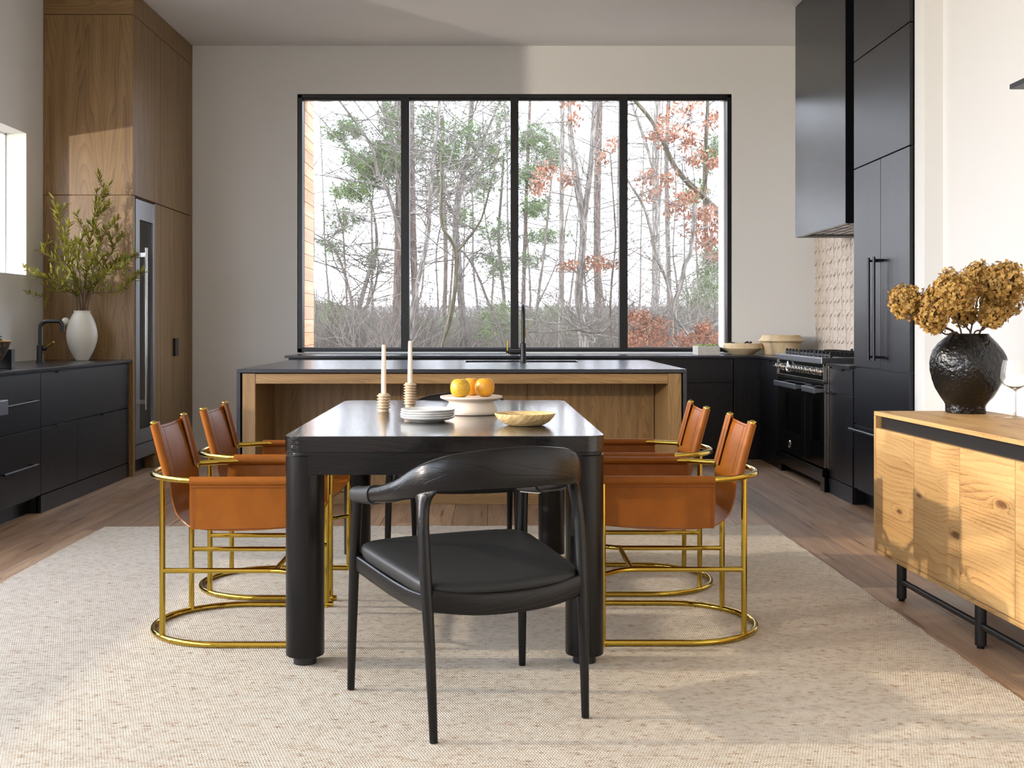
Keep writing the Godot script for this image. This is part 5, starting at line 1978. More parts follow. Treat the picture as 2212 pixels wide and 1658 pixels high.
func build_pots() -> void:
	rng.seed = 77
	# on the worktop under the window, towards the range
	var u := thing("planter", "small square terrazzo planter with moss, at the range end of the window sill", "planter", Vector3(1.872, COUNTER, -10.06), deg_to_rad(8))
	var s := shape()
	s.block(Vector3(-0.10, 0.0, -0.075), Vector3(0.10, 0.078, 0.075), 0.003)
	part("pot", s, M.terrazzo, u)
	s = shape()
	for k in 22:
		s.ball(Vector3(rng.randf_range(-0.075, 0.09), 0.080, rng.randf_range(-0.05, 0.06)), Vector3(0.016, rng.randf_range(0.006, 0.016), 0.016), 8, 6)
	part("moss", s, M.moss, u).set_meta("kind", "stuff")
	s = shape()
	s.lathe(Vector3.ZERO, pv2([0.0, 0.0, 0.088, 0.0, 0.092, 0.003, 0.125, 0.022, 0.160, 0.042, 0.1765, 0.054, 0.178, 0.057, 0.178, 0.057, 0.1765, 0.061, 0.169, 0.085, 0.162, 0.1, 0.159, 0.1015, 0.158, 0.099, 0.163, 0.082, 0.168, 0.062, 0.155, 0.05, 0.115, 0.03, 0.0, 0.022]), 56)
	var at := Vector3(2.205, COUNTER, -10.12)
	solo("bowl", s, M.buff_clay, "low wide buff clay bowl of dark grapes on the window worktop", "bowl", at)
	var c0 := [Vector3(-0.075, 0.085, 0.03), Vector3(0.045, 0.087, 0.02)]
	for k in 2:
		var g := thing("grape_bunch", ["bunch of black grapes in the low clay bowl, on its planter side", "bunch of black grapes in the low clay bowl, higher one near the big bowl"][k], "grapes", at, 0.0, "grapes in the clay bowl")
		var gm := shape()
		gm.ball(Vector3.ZERO, Vector3(0.0105, 0.0105, 0.0105), 12, 8)
		var m := gm.mesh()
		for i in 26:
			var o := part_of("grape", m, M.grape, g)
			var w := i / 26.0
			o.position = c0[k] + Vector3(rng.randf_range(-0.048, 0.048), -0.055 + w * (0.075 if k == 0 else 0.082), rng.randf_range(-0.035, 0.035)) * Vector3(1.0 - w * 0.45, 1, 1.0 - w * 0.45)
		s = shape()
		s.tube(curve([c0[k] + Vector3(-0.03, -0.04, 0), c0[k] + Vector3(0, 0.0, 0), c0[k] + Vector3(0.012, 0.022, 0.004)], 4), fl(0.0018), 6)
		part("stem", s, M.stem_brown, g)
	s = shape()
	s.lathe(Vector3.ZERO, pv2([0.0, 0.0, 0.135, 0.0, 0.142, 0.004, 0.156, 0.04, 0.167, 0.075, 0.172, 0.10, 0.178, 0.112, 0.196, 0.119, 0.2015, 0.122, 0.194, 0.128, 0.180, 0.142, 0.170, 0.158, 0.166, 0.171, 0.164, 0.173, 0.160, 0.171, 0.166, 0.155, 0.178, 0.135, 0.17, 0.1, 0.15, 0.04, 0.0, 0.02]), 64, noise(0.028, 1, 8), 0.009)
	solo("bowl", s, M.buff_clay, "big buff clay bowl with a wavy flared collar in the corner by the range", "bowl", Vector3(2.535, COUNTER, -10.08))
	# at the near end of the bar
	at = Vector3(-2.985, COUNTER, -6.62)
	u = thing("planter", "dark bowl planter with a gilt rim and a little conifer on the wet bar", "planter", at)
	s = shape()
	s.lathe(Vector3.ZERO, pv2([0.0, 0.0, 0.06, 0.0, 0.075, 0.006, 0.12, 0.045, 0.155, 0.10, 0.178, 0.165, 0.174, 0.168, 0.15, 0.11, 0.0, 0.10]), 48)
	part("bowl", s, M.planter_dark, u)
	s = shape()
	var ring := PackedVector3Array()
	for k in 48:
		ring.append(Vector3(cos(TAU * k / 48.0) * 0.176, 0.167, sin(TAU * k / 48.0) * 0.176))
	s.tube(ring, fl(0.004), 8, true)
	part("rim", s, M.gold_rim, u)
	s = shape()
	s.lathe(Vector3(0, 0.13, 0), pv2([0.155, 0.0, 0.10, 0.012, 0.0, 0.016]), 24)
	part("soil", s, M.fruit_end, u)
	s = shape()
	s.tube(curve([Vector3(0, 0.13, 0), Vector3(0.01, 0.2, 0), Vector3(0, 0.27, 0)], 4), fl(0.005), 8)
	part("stem", s, M.stem_brown, u)
	var places := []
	for k in 420:
		var y := rng.randf()
		var a := rng.randf() * TAU
		var r := (1.0 - y) * 0.155 * sqrt(rng.randf()) + 0.01
		places.append(Transform3D(Basis.from_euler(Vector3(rng.randf() * TAU, rng.randf() * TAU, 0)), Vector3(cos(a) * r, 0.15 + y * 0.16, sin(a) * r)))
	many("foliage", tuft_mesh(9, 0.026, 0.0026, 9), M.leaf_green, places, u)
	s = shape()
	s.block(Vector3(-3.20, COUNTER, -6.93), Vector3(-2.90, COUNTER + 0.115, -6.88), 0.002)
	solo("bookend", s, M.black_metal, "low black upright slab standing just behind the dark bowl planter", "bookend")


func build_lamp() -> void:
	# the photograph's second light: a small bright flash head on a stand out on the lawn, beyond the long left window
	var at := Vector3(-8.0, -0.28, -1.22)
	var u := thing("flash_lamp", "photographer's small flash lamp on a black stand, outside beyond the long window", "lamp", at)
	var s := shape()
	s.rod(Vector3(0, 0.25, 0), Vector3(0, 2.02, 0), 0.014)
	for k in 3:
		var a := TAU * k / 3.0 + 0.4
		s.rod(Vector3(0, 0.75, 0), Vector3(cos(a) * 0.45, 0.0, sin(a) * 0.45), 0.011)
	part("stand", s, M.black_metal, u)
	s = shape()
	s.ball(Vector3(0, 2.13, 0), Vector3(0.07, 0.07, 0.07), 20, 14)
	var glow := mat("flash_bulb", Color(1, 1, 1), 0.5)
	glow.emission_enabled = true
	glow.emission = Color(1.0, 0.95, 0.88)
	glow.emission_energy_multiplier = 6.0
	part("bulb", s, glow, u)
	var l := OmniLight3D.new()
	l.name = "flash_light"
	l.position = at + Vector3(0, 2.13, 0)
	l.light_color = Color(1.0, 0.95, 0.88)
	l.light_energy = LAMP_ENERGY
	l.light_size = 0.07
	l.omni_range = 40.0
	l.omni_attenuation = 2.0
	l.shadow_enabled = true
	add_child(l)


# ---------------------------------------------------------------- woods outside the window
# a limb through pixel points of the photograph at a given distance; returns the points in metres
func limb(px: Array, far: float, lean := 0.0) -> PackedVector3Array:
	var p := []
	for i in px.size():
		p.append(seen(px[i][0], px[i][1], far + lean * i))
	return curve(p, 3)


func bark_tube(s: Shape, p: PackedVector3Array, r0: float, r1: float, sides: int) -> void:
	var r := PackedFloat32Array()
	for i in p.size():
		r.append(lerpf(r0, r1, float(i) / (p.size() - 1)) * rng.randf_range(0.94, 1.06))
	s.tube(p, r, sides, false, false)


# twigs that fork from p along dir
func twig(s: Shape, p: Vector3, dir: Vector3, length: float, r: float, depth: int, rise: float) -> void:
	var n := 4 if depth > 0 else 3
	var q := PackedVector3Array([p])
	var d := dir
	for i in n:
		d = (d + Vector3(rng.randf_range(-0.28, 0.28), rng.randf_range(-0.2, 0.2) + rise, rng.randf_range(-0.28, 0.28))).normalized()
		q.append(q[i] + d * length / n)
	bark_tube(s, q, r, r * 0.4, 4 if depth > 1 else 3)
	if depth <= 0:
		return
	var forks := 4 if depth > 1 else 5
	for k in forks:
		var at := rng.randf_range(0.25, 1.0)
		var i := mini(int(at * n), n - 1)
		var base := q[i].lerp(q[i + 1], at * n - i)
		var side := Vector3(rng.randf_range(-1, 1), rng.randf_range(-0.3, 0.8), rng.randf_range(-1, 1)).normalized()
		twig(s, base, (d * 0.75 + side).normalized(), length * rng.randf_range(0.35, 0.65), r * 0.5, depth - 1, rise)


func branches(s: Shape, p: PackedVector3Array, from: float, count: int, length: float, r: float, depth: int, rise: float, flat := 0.6) -> void:
	for k in count:
		var at := rng.randf_range(from, 1.0) * (p.size() - 1)
		var i := mini(int(at), p.size() - 2)
		var base := p[i].lerp(p[i + 1], at - i)
		var a := rng.randf() * TAU
		var dir := Vector3(cos(a), rng.randf_range(-0.15, 0.9) * flat, sin(a) * 0.7).normalized()
		twig(s, base, dir, length * rng.randf_range(0.55, 1.2), r * rng.randf_range(0.7, 1.2), depth, rise)


func tuft_mesh(blades: int, length: float, width: float, sd: int) -> ArrayMesh:
	var r := RandomNumberGenerator.new()
	r.seed = sd
	var s := shape()
	for k in blades:
		var d := Vector3(r.randf_range(-1, 1), r.randf_range(-0.5, 1.0), r.randf_range(-1, 1)).normalized()
		var e := d.cross(Vector3(r.randf_range(-1, 1), r.randf_range(-1, 1), r.randf_range(-1, 1))).normalized() * width
		var a := s.vert(-e)
		var b := s.vert(e)
		var c := s.vert(d * length * r.randf_range(0.7, 1.1))
		s.tri(a, b, c)
	return s.mesh()


func leaf_mesh(length: float, width: float, curl: float) -> ArrayMesh:
	var s := shape()
	var rows := []
	for i in 5:
		var w := i / 4.0
		var hw := width * 0.5 * (0.12 + 0.88 * sin(PI * pow(w, 0.8))) if i < 4 else width * 0.04
		var y := curl * w * w * length
		rows.append([Vector3(-hw, y + hw * 0.35, w * length), Vector3(0, y, w * length), Vector3(hw, y + hw * 0.35, w * length)])
	var ids := []
	for row in rows:
		for q in row:
			ids.append(s.vert(q))
	for i in 4:
		for j in 2:
			s.quad(i * 3 + j, i * 3 + 3 + j, i * 3 + 4 + j, i * 3 + 1 + j)
	return s.mesh()


# places of tufts or leaves in oval clouds given in pixels: [x, y, half width, half height, how many]
func cloud(list: Array, far: float, deep: float, size: float) -> Array:
	var out := []
	for c in list:
		for k in c[4]:
			var d := Vector3(rng.randfn(0, 0.5), rng.randfn(0, 0.5), rng.randfn(0, 0.5))
			if d.length() > 1.1:
				d = d.normalized() * rng.randf()
			var p := seen(c[0] + d.x * c[2] * 1.25, c[1] + d.y * c[3] * 1.25, far)
			p.z += d.z * deep
			out.append(Transform3D(Basis.from_euler(Vector3(rng.randf() * TAU, rng.randf() * TAU, rng.randf() * TAU)).scaled(Vector3.ONE * size * rng.randf_range(0.7, 1.3)), p))
	return out


func tints(list: Array) -> PackedColorArray:
	var out := PackedColorArray()
	for c in list:
		out.append(c)
	return out


func build_tree(called: String, label: String, bark: String, far: float, limbs: Array, br: Array, group: String) -> Node3D:
	# limbs: [pixel points, width at the foot in pixels, width at the tip]; br: [from, count, length m, radius m, depth, rise]
	var u := thing(called, label, "tree", Vector3.ZERO, 0.0, group)
	var k := 0
	var s2 := shape()
	for l in limbs:
		var p := limb(l[0], far)
		if k == 0:
			var foot := p[0]
			var down := PackedVector3Array([Vector3(foot.x + rng.randf_range(-0.1, 0.1), -3.6, foot.z)])
			down.append_array(p)
			p = down
		var s := shape()
		bark_tube(s, p, l[1] * 0.5 * far / FOCAL, l[2] * 0.5 * far / FOCAL, 9)
		s.shift = some_shift()
		part("trunk" if k == 0 else "limb", s, M[bark], u)
		branches(s2, p, br[0] if k == 0 else 0.15, int(br[1] * (1.5 if k == 0 else 1.0)), br[2], br[3] * 0.55, br[4], br[5])
		k += 1
	if s2.v.size() > 0:
		part("branches", s2, M.twig if bark != "bark_pale" else M.bark_pale, u).set_meta("kind", "stuff")
	return u


func build_woods() -> void:
	rng.seed = 101
	# the ground falls away from the house
	var s := shape()
	var rows := []
	for d in [-8.0, 10.75, 13.0, 18.0, 26.0, 40.0, 70.0, 130.0, 260.0]:
		var row := []
		for k in 13:
			row.append(Vector3((k - 6) * 34.0, -0.28 if d < 11.0 else lerpf(-0.6, -3.4, clampf((d - 11.0) / 14.0, 0.0, 1.0)) + (0.0 if d < 60.0 else (d - 60.0) * 0.012), -d))
		rows.append(row)
	s.sheet(rows, 0.1)
	struct("ground", s, M.earth)
	s = shape()
	s.block(Vector3(-120, -0.35, 200.0), Vector3(120, -0.28, 7.9), 0.0)
	struct("ground_lawn", s, M.lawn)
	var bare := "bare trees outside the window"
	var pines := "pines outside the window"
	# first pane
	var t := build_tree("pine_tree", "tall reddish pine trunk right behind the first window mullion, green crown over it", "bark_pine", 16.0, [[[[846, 860], [852, 752], [858, 600], [862, 400], [865, 200], [868, 40]], 19, 13]], [0.45, 10, 1.4, 0.02, 2, 0.04], pines)
	var needles := tints([Color(0.62, 0.72, 0.50), Color(0.50, 0.60, 0.44), Color(0.72, 0.78, 0.52), Color(0.45, 0.53, 0.46)])
	var tuft := tuft_mesh(12, 0.11, 0.0042, 5)
	many("needles", tuft, M.needle, cloud([[845, 260, 22, 55, 260], [830, 330, 40, 26, 260], [800, 372, 34, 26, 260], [765, 415, 45, 20, 200], [845, 360, 25, 40, 160], [775, 345, 30, 20, 120], [760, 275, 24, 16, 120], [725, 290, 22, 18, 90]], 16.0, 0.8, 1.0), t, needles)
	t = build_tree("bare_tree", "forking bare tree in the first window pane, its stems bending apart above the sill", "bark_grey", 17.0, [[[[766, 860], [768, 755], [770, 700], [780, 650], [797, 590], [812, 545], [812, 490], [800, 430]], 15, 5], [[[768, 700], [757, 640], [744, 590], [726, 545], [705, 520], [680, 505]], 8, 3], [[[771, 690], [795, 655], [812, 610], [818, 560]], 7, 3]], [0.25, 16, 1.3, 0.016, 2, 0.05], bare)
	many("needles", tuft, M.needle, cloud([[745, 475, 42, 26, 120], [720, 535, 30, 24, 80], [800, 560, 36, 40, 90]], 17.5, 0.8, 1.0), t, tints([Color(0.5, 0.56, 0.5), Color(0.58, 0.63, 0.5)]))
	build_tree("bare_tree", "long dark limb sweeping from the first mullion up to the top left of the window", "bark_grey", 14.5, [[[[872, 560], [862, 500], [852, 462], [836, 408], [815, 369], [806, 325], [786, 288], [755, 246], [727, 210], [690, 165]], 10, 4], [[[805, 365], [773, 340], [736, 308], [717, 284], [687, 249], [660, 220]], 4, 1.6], [[[866, 480], [858, 380], [846, 290], [820, 230], [800, 190]], 5, 2], [[[838, 412], [800, 396], [760, 392], [706, 380], [660, 376]], 3.5, 1.4]], [0.3, 14, 1.0, 0.010, 2, 0.06], bare)
	# second pane
	t = build_tree("pine_tree", "straight pine with rusty scaly bark at the left edge of the second pane", "bark_pine", 17.0, [[[[910, 860], [902, 752], [895, 600], [890, 420], [888, 200], [886, 60]], 18, 12]], [0.4, 10, 1.4, 0.018, 2, 0.03], pines)
	many("needles", tuft, M.needle, cloud([[1010, 290, 44, 30, 200], [985, 350, 40, 22, 160], [905, 330, 26, 40, 140], [930, 260, 40, 40, 200], [960, 330, 40, 30, 200], [945, 400, 34, 26, 140]], 18.0, 1.0, 1.0), t, needles)
	build_tree("bare_tree", "pale grey leaning trunk crossing the rusty pine in the second window pane", "bark_pale", 14.5, [[[[884, 800], [886, 720], [896, 640], [908, 585], [924, 510], [929, 430], [936, 340], [946, 260], [952, 170]], 13, 7], [[[926, 500], [910, 470], [893, 462], [870, 470]], 4, 2], [[[930, 430], [965, 370], [985, 290], [1010, 220]], 5, 2]], [0.25, 14, 1.2, 0.014, 2, 0.05], bare)
	build_tree("pine_tree", "thin straight pine trunk in the middle of the second window pane", "bark_pine", 23.0, [[[[952, 860], [955, 752], [962, 620], [962, 500], [957, 400], [955, 250]], 11, 8]], [0.3, 12, 1.3, 0.014, 2, 0.03], pines)
	build_tree("bare_tree", "mossy trunk forking in a wide Y in the second window pane", "bark_moss", 13.0, [[[[948, 830], [957, 745], [972, 690], [981, 640], [985, 590], [985, 545], [972, 515], [956, 490], [952, 440], [955, 390], [950, 330]], 11, 6], [[[986, 545], [1003, 525], [1022, 500], [1040, 472], [1052, 430], [1064, 380], [1078, 320]], 7, 3]], [0.35, 12, 1.0, 0.012, 2, 0.05], bare)
	t = build_tree("bare_tree", "stout upright grey trunk just right of the mossy fork, second pane", "bark_grey", 18.0, [[[[1006, 860], [1003, 752], [997, 660], [990, 570], [984, 490], [990, 430], [1002, 370], [1014, 290], [1020, 190]], 19, 10], [[[990, 470], [965, 440], [950, 400], [940, 330]], 8, 4], [[[1003, 370], [1036, 320], [1062, 260], [1088, 200]], 7, 4]], [0.3, 18, 1.5, 0.018, 2, 0.05], bare)
	many("needles", tuft, M.needle, cloud([[1060, 330, 40, 40, 260], [1040, 400, 40, 30, 180], [1000, 470, 34, 22, 100], [1080, 250, 22, 30, 90]], 21.0, 1.0, 1.2), t, needles)
	build_tree("bare_tree", "thin bare stem leaning left from the second mullion towards the mossy fork", "bark_grey", 15.5, [[[[1100, 800], [1086, 745], [1072, 690], [1050, 640], [1030, 590], [1005, 548], [985, 535]], 8, 4]], [0.3, 9, 0.9, 0.010, 2, 0.04], bare)
	t = build_tree("pine_tree", "small pine with thin whorled twigs beside the second window mullion", "bark_grey", 22.0, [[[[1096, 840], [1093, 752], [1089, 650], [1080, 560], [1077, 500], [1082, 430], [1088, 340]], 10, 5]], [0.25, 16, 1.2, 0.012, 2, 0.02], pines)
	many("needles", tuft, M.needle, cloud([[1070, 500, 34, 26, 120], [1078, 580, 30, 26, 120], [1050, 555, 30, 16, 60], [1085, 690, 30, 40, 120]], 22.0, 1.0, 1.2), t, needles)
	# third pane
	t = build_tree("pine_tree", "slim pine at the left edge of the third pane, needles in flat layers", "bark_pine", 21.0, [[[[1126, 860], [1129, 752], [1131, 620], [1135, 500], [1137, 420], [1142, 300], [1146, 190]], 12, 6]], [0.3, 16, 1.4, 0.014, 2, 0.01], pines)
	many("needles", tuft, M.needle, cloud([[1150, 300, 44, 30, 300], [1190, 340, 34, 30, 200], [1145, 380, 34, 26, 200], [1160, 450, 44, 22, 200], [1180, 510, 50, 16, 160], [1140, 560, 30, 14, 80], [1190, 690, 40, 30, 160]], 21.0, 1.0, 1.2), t, needles)
	build_tree("bare_tree", "slender whitish trunk standing dead straight in the third window pane", "bark_pale", 14.0, [[[[1210, 860], [1211, 752], [1212, 600], [1213, 450], [1215, 300], [1215, 120]], 12, 9]], [0.5, 8, 0.9, 0.009, 2, 0.05], bare)
	t = build_tree("bare_tree", "broad grey trunk dividing into a tall V in the third window pane", "bark_pale", 13.0, [[[[1266, 860], [1262, 752], [1254, 690], [1250, 630], [1256, 560], [1260, 490], [1248, 410], [1238, 340], [1231, 260], [1226, 150]], 23, 10], [[[1260, 500], [1266, 440], [1275, 370], [1281, 290], [1286, 160]], 15, 10], [[[1254, 690], [1272, 715], [1285, 735]], 6, 4]], [0.35, 14, 1.1, 0.013, 2, 0.05], bare)
	var brown := tints([Color(1.0, 0.80, 0.68), Color(0.92, 0.64, 0.50), Color(0.86, 0.58, 0.46), Color(1.0, 0.88, 0.78)])
	var dry := leaf_mesh(0.055, 0.027, 0.35)
	many("leaves", dry, M.oak_leaf, cloud([[1235, 212, 22, 16, 102], [1178, 370, 22, 14, 119], [1165, 405, 18, 12, 119], [1225, 385, 12, 14, 68], [1240, 260, 16, 10, 68], [1285, 570, 26, 14, 153], [1230, 576, 18, 10, 85], [1320, 575, 12, 10, 51], [1300, 340, 14, 16, 68], [1330, 310, 12, 14, 51]], 13.0, 0.7, 0.95), t, brown)
	build_tree("pine_tree", "tall pinkish pine trunk close behind the grey V in the third pane", "bark_pine", 17.0, [[[[1302, 860], [1297, 752], [1291, 600], [1290, 450], [1293, 300], [1297, 120]], 18, 14]], [0.45, 8, 1.2, 0.014, 2, 0.03], pines)
	build_tree("bare_tree", "thin crooked bare tree between the slim pine and the whitish trunk", "bark_grey", 19.0, [[[[1148, 840], [1153, 752], [1163, 640], [1176, 540], [1184, 460], [1192, 380]], 8, 4], [[[1160, 660], [1185, 610], [1205, 560]], 5, 2]], [0.25, 12, 1.2, 0.012, 2, 0.05], bare)
	build_tree("bare_tree", "bare branches arching over the sill before the third mullion", "bark_grey", 12.0, [[[[1330, 830], [1325, 760], [1318, 690], [1322, 600], [1330, 520], [1325, 430], [1318, 330]], 7, 3], [[[1322, 700], [1290, 720], [1240, 712], [1190, 718], [1140, 716]], 4, 2]], [0.3, 14, 0.9, 0.009, 2, 0.05], bare)
	# fourth pane
	t = build_tree("bare_tree", "wide pale grey trunk left of centre in the fourth window pane", "bark_pale", 19.0, [[[[1410, 860], [1412, 752], [1416, 620], [1417, 500], [1416, 360], [1420, 230], [1424, 100]], 20, 13], [[[1416, 380], [1395, 310], [1378, 260], [1362, 215]], 9, 5]], [0.3, 14, 1.3, 0.016, 2, 0.05], bare)
	build_tree("bare_tree", "straight greyish trunk just right of the wide pale one in the fourth pane", "bark_grey", 23.0, [[[[1450, 860], [1448, 752], [1445, 600], [1441, 450], [1440, 320], [1446, 180]], 13, 9]], [0.3, 14, 1.4, 0.014, 2, 0.05], bare)
	build_tree("bare_tree", "lichen-spotted whitish trunk splitting low in the fourth window pane", "bark_pale", 12.6, [[[[1456, 860], [1459, 752], [1459, 700], [1456, 665], [1466, 630], [1474, 600], [1480, 570], [1492, 545], [1497, 500], [1500, 440]], 15, 8], [[[1455, 668], [1450, 640], [1440, 605], [1427, 575], [1414, 540], [1404, 490], [1390, 445], [1366, 405], [1345, 370]], 9, 5], [[[1463, 690], [1478, 712], [1494, 732], [1512, 752]], 6, 5]], [0.35, 16, 0.9, 0.010, 2, 0.05], bare)
	t = build_tree("bare_tree", "thick dark limb slanting across the fourth pane among rusty leaves", "bark_moss", 13.6, [[[[1640, 700], [1600, 540], [1556, 466], [1520, 425], [1480, 388], [1452, 350], [1430, 300], [1400, 250], [1360, 205]], 17, 8], [[[1520, 425], [1528, 350], [1524, 290], [1530, 200]], 8, 4]], [0.3, 16, 0.9, 0.010, 2, 0.05], bare)
	many("leaves", dry, M.oak_leaf, cloud([[1492, 232, 20, 12, 102], [1440, 250, 12, 12, 68], [1452, 292, 30, 14, 153], [1415, 288, 16, 12, 85], [1490, 310, 22, 16, 102], [1540, 260, 22, 16, 119], [1545, 350, 22, 16, 136], [1500, 345, 20, 12, 85], [1396, 382, 20, 12, 102], [1440, 390, 22, 14, 102], [1405, 420, 16, 14, 85], [1480, 430, 30, 14, 170], [1515, 465, 36, 16, 272], [1460, 450, 20, 12, 102], [1550, 490, 20, 20, 153], [1530, 525, 24, 16, 187], [1548, 555, 12, 12, 68], [1500, 500, 18, 12, 85]], 13.2, 0.7, 0.95), t, brown)
	t = build_tree("pine_tree", "dark green pine at the right edge of the fourth window pane", "bark_pine", 21.0, [[[[1532, 860], [1530, 752], [1527, 550], [1522, 380], [1528, 250], [1531, 120]], 12, 8]], [0.2, 16, 1.4, 0.014, 2, 0.01], pines)
	many("needles", tuft, M.needle, cloud([[1540, 560, 26, 34, 260], [1530, 620, 36, 34, 300], [1540, 330, 26, 40, 200], [1510, 650, 40, 22, 200], [1500, 420, 30, 30, 140], [1545, 690, 24, 26, 160]], 21.0, 1.0, 1.2), t, needles)
	t = build_tree("oak_sapling", "young oak holding rusty dead leaves, behind the left sill of the fourth pane", "bark_grey", 11.4, [[[[1385, 860], [1390, 760], [1392, 710], [1386, 680]], 5, 2], [[[1390, 740], [1420, 705], [1440, 690]], 3, 1.5]], [0.2, 16, 0.35, 0.004, 2, 0.05], "oak saplings")
	many("leaves", dry, M.oak_leaf, cloud([[1375, 685, 26, 14, 289], [1412, 700, 30, 18, 374], [1390, 722, 40, 20, 408], [1425, 735, 26, 18, 306], [1370, 740, 26, 16, 255]], 11.4, 0.4, 0.62), t, brown)
	t = build_tree("oak_sapling", "young oak holding rusty dead leaves, behind the terrazzo planter", "bark_grey", 11.3, [[[[1528, 860], [1525, 770], [1522, 725], [1516, 705]], 4, 2]], [0.2, 10, 0.3, 0.004, 2, 0.05], "oak saplings")
	many("leaves", dry, M.oak_leaf, cloud([[1520, 708, 14, 12, 153], [1510, 730, 18, 12, 170], [1540, 732, 16, 14, 187], [1475, 735, 20, 16, 204], [1495, 750, 18, 8, 102]], 11.3, 0.3, 0.62), t, brown)
	# slim trees deeper in the wood, one like another
	for k in 26:
		var far := rng.randf_range(26.0, 46.0)
		var x0 := 640.0 + k * 37.0 + rng.randf_range(-14, 14)
		var x1 := x0 + rng.randf_range(-40, 40)
		var pts := []
		for i in 6:
			var w := i / 5.0
			pts.append([lerpf(x0, x1, w) + rng.randf_range(-7, 7), lerpf(780.0, rng.randf_range(180.0, 420.0), w)])
		build_tree("slim_tree", "slim bare tree deep in the wood beyond the window, one of many alike", "bark_grey" if k % 3 else "bark_pine", far, [[pts, rng.randf_range(4.5, 8.0), 1.8]], [0.18, 20, 1.9, 0.016, 2, 0.04], "slim trees deep in the wood")
	# undergrowth nobody could count: fans of thin sticks, scrub and low pines down the slope
	var fan := shape()
	for k in 16:
		var a := rng.randf() * TAU
		twig(fan, Vector3.ZERO, Vector3(cos(a) * 0.45, 1.0, sin(a) * 0.45).normalized(), rng.randf_range(0.9, 1.7), 0.008, 1, 0.02)
	var fan_m := fan.mesh()
	var places := []
	var shade := PackedColorArray()
	for k in 520:
		var far := rng.randf_range(13.0, 44.0)
		var p := seen(rng.randf_range(640, 1590), 0.0, far)
		var top := rng.randf_range(690, 760)
		p.y = EYE - (top - 702.0) * far / FOCAL - 1.1
		var sc := rng.randf_range(0.6, 1.1)
		places.append(Transform3D(Basis(Vector3.UP, rng.randf() * TAU).scaled(Vector3(sc, sc, sc)), p))
		var g := rng.randf_range(0.75, 1.05)
		shade.append(Color(g, g * 0.985, g * rng.randf_range(0.95, 1.02)))
	var brush := Node3D.new()
	brush.name = "undergrowth"
	add_child(brush)
	tag(brush, "tangled leafless undergrowth and low evergreen scrub below the trees outside the window", "undergrowth")
	brush.set_meta("kind", "stuff")
	many("sticks", fan_m, M.far_wood, places, brush, shade)
	var scrub := []
	for c in [[900, 720, 60, 30, 260], [1000, 712, 50, 30, 260], [1250, 730, 60, 24, 260], [1420, 715, 60, 30, 260], [1310, 705, 40, 30, 200], [690, 670, 40, 24, 160], [730, 705, 60, 40, 420], [700, 740, 50, 22, 260], [800, 735, 50, 22, 200], [1080, 700, 40, 40, 260], [1150, 720, 60, 30, 300], [960, 740, 60, 20, 200], [1190, 745, 60, 16, 160], [1340, 735, 40, 24, 160], [1510, 690, 50, 40, 260], [1040, 735, 50, 22, 200]]:
		scrub.append_array(cloud([c], rng.randf_range(17.0, 26.0), 1.5, 1.25))
	many("scrub", tuft, M.needle, scrub, brush, tints([Color(0.66, 0.73, 0.52), Color(0.55, 0.62, 0.48), Color(0.78, 0.80, 0.55)]))
	# wooded ridge far off
	var ridge := Node3D.new()
	ridge.name = "ridge"
	ridge.set_meta("kind", "structure")
	add_child(ridge)
	var lump := noise(0.05, 3, 77)
	textured("ridge_wood", Color(0.56, 0.545, 0.53), 1.0, mottled(256, 256, 0.08, 3, Color(1, 1, 1), Color(0.82, 0.82, 0.80), 60), Vector2(0.12, 0.5))
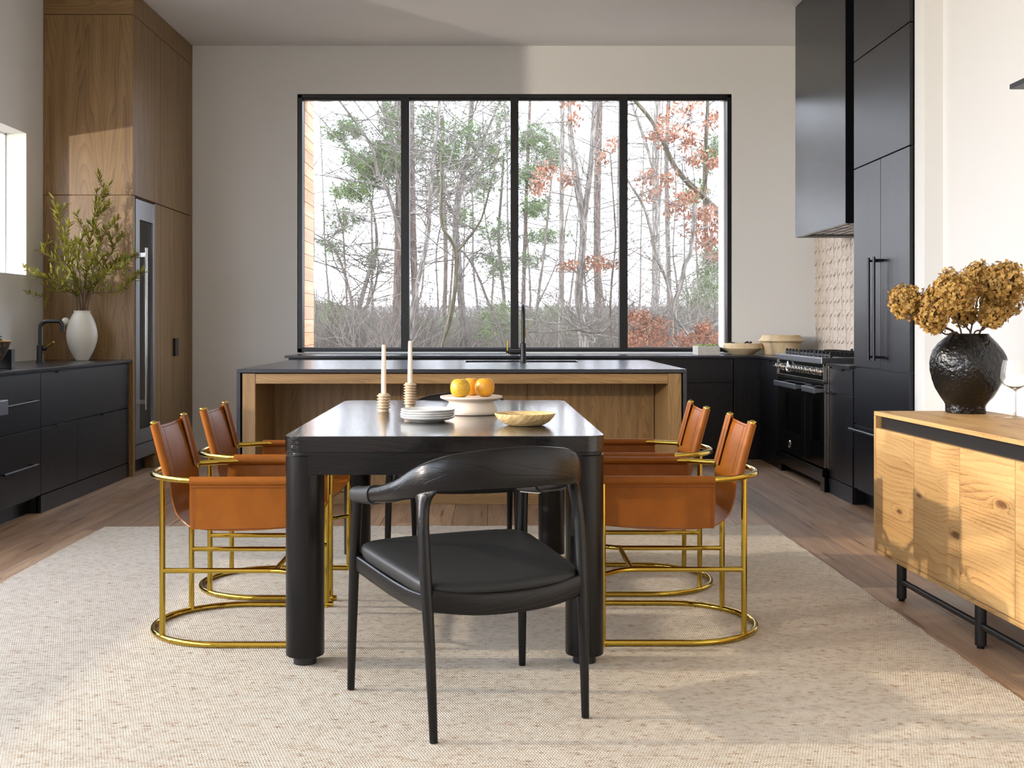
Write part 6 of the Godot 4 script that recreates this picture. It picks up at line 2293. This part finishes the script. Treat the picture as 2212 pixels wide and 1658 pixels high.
	for d in [[60.0, 700.0, 14.0], [95.0, 682.0, 9.0], [150.0, 664.0, 6.0]]:
		var far: float = d[0]
		s = shape()
		var rr := []
		for e in 3:
			var row := []
			for k in 141:
				var px := 420.0 + k * 10.0
				var p := seen(px, d[1] + lump.get_noise_2d(px * 1.3, far) * d[2], far + e * 6.0)
				if e == 0:
					p.y = -3.5
				elif e == 2:
					p.y = -2.0
				row.append(p)
			rr.append(row)
		s.sheet(rr, 0.3)
		part("tree_line", s, M.ridge_wood, ridge)


func _ready() -> void:
	# the camera: level, its lens shifted so that the horizon sits above the middle of the frame
	var cam := Camera3D.new()
	cam.name = "camera"
	cam.projection = Camera3D.PROJECTION_FRUSTUM
	cam.near = 0.05
	cam.far = 400.0
	cam.size = 1658.0 / FOCAL * cam.near
	cam.frustum_offset = Vector2(40.0, -127.0) / FOCAL * cam.near
	cam.position = Vector3(0.0, EYE, 0.0)
	add_child(cam)
	# a bright, thinly overcast winter sky
	var sky_m := ProceduralSkyMaterial.new()
	sky_m.sky_top_color = Color(0.86, 0.905, 0.98)
	sky_m.sky_horizon_color = Color(0.965, 0.975, 1.0)
	sky_m.sky_curve = 0.12
	sky_m.sky_energy_multiplier = 2.3
	sky_m.ground_horizon_color = Color(0.70, 0.69, 0.67)
	sky_m.ground_bottom_color = Color(0.48, 0.46, 0.43)
	sky_m.ground_energy_multiplier = 1.4
	sky_m.sun_angle_max = 1.0
	var env := Environment.new()
	env.background_mode = Environment.BG_SKY
	env.sky = Sky.new()
	env.sky.sky_material = sky_m
	env.tonemap_mode = Environment.TONE_MAPPER_LINEAR
	env.tonemap_exposure = 1.22
	env.sdfgi_enabled = true
	env.ssao_enabled = true
	env.ssil_enabled = true
	var we := WorldEnvironment.new()
	we.name = "world"
	we.environment = env
	add_child(we)
	# low sun through the long window on the left
	var sun := DirectionalLight3D.new()
	sun.name = "sun"
	sun.light_color = Color(1.0, 0.94, 0.85)
	sun.light_energy = 0.85
	sun.light_angular_distance = 1.2
	sun.shadow_enabled = true
	add_child(sun)
	sun.look_at_from_position(Vector3.ZERO, Vector3(1.0, -0.41, 0.02))
	rng.seed = 7
	make_materials()
	build_floor()
	build_walls()
	build_window()
	build_backsplash()
	build_left_run()
	build_oak_tower()
	build_island()
	build_back_run()
	build_black_tower()
	build_hood()
	build_range()
	build_rug()
	build_table()
	build_chairs()
	build_tableware()
	build_sideboard()
	build_lamp()
	build_branches()
	build_hydrangeas()
	build_pots()
	build_woods()
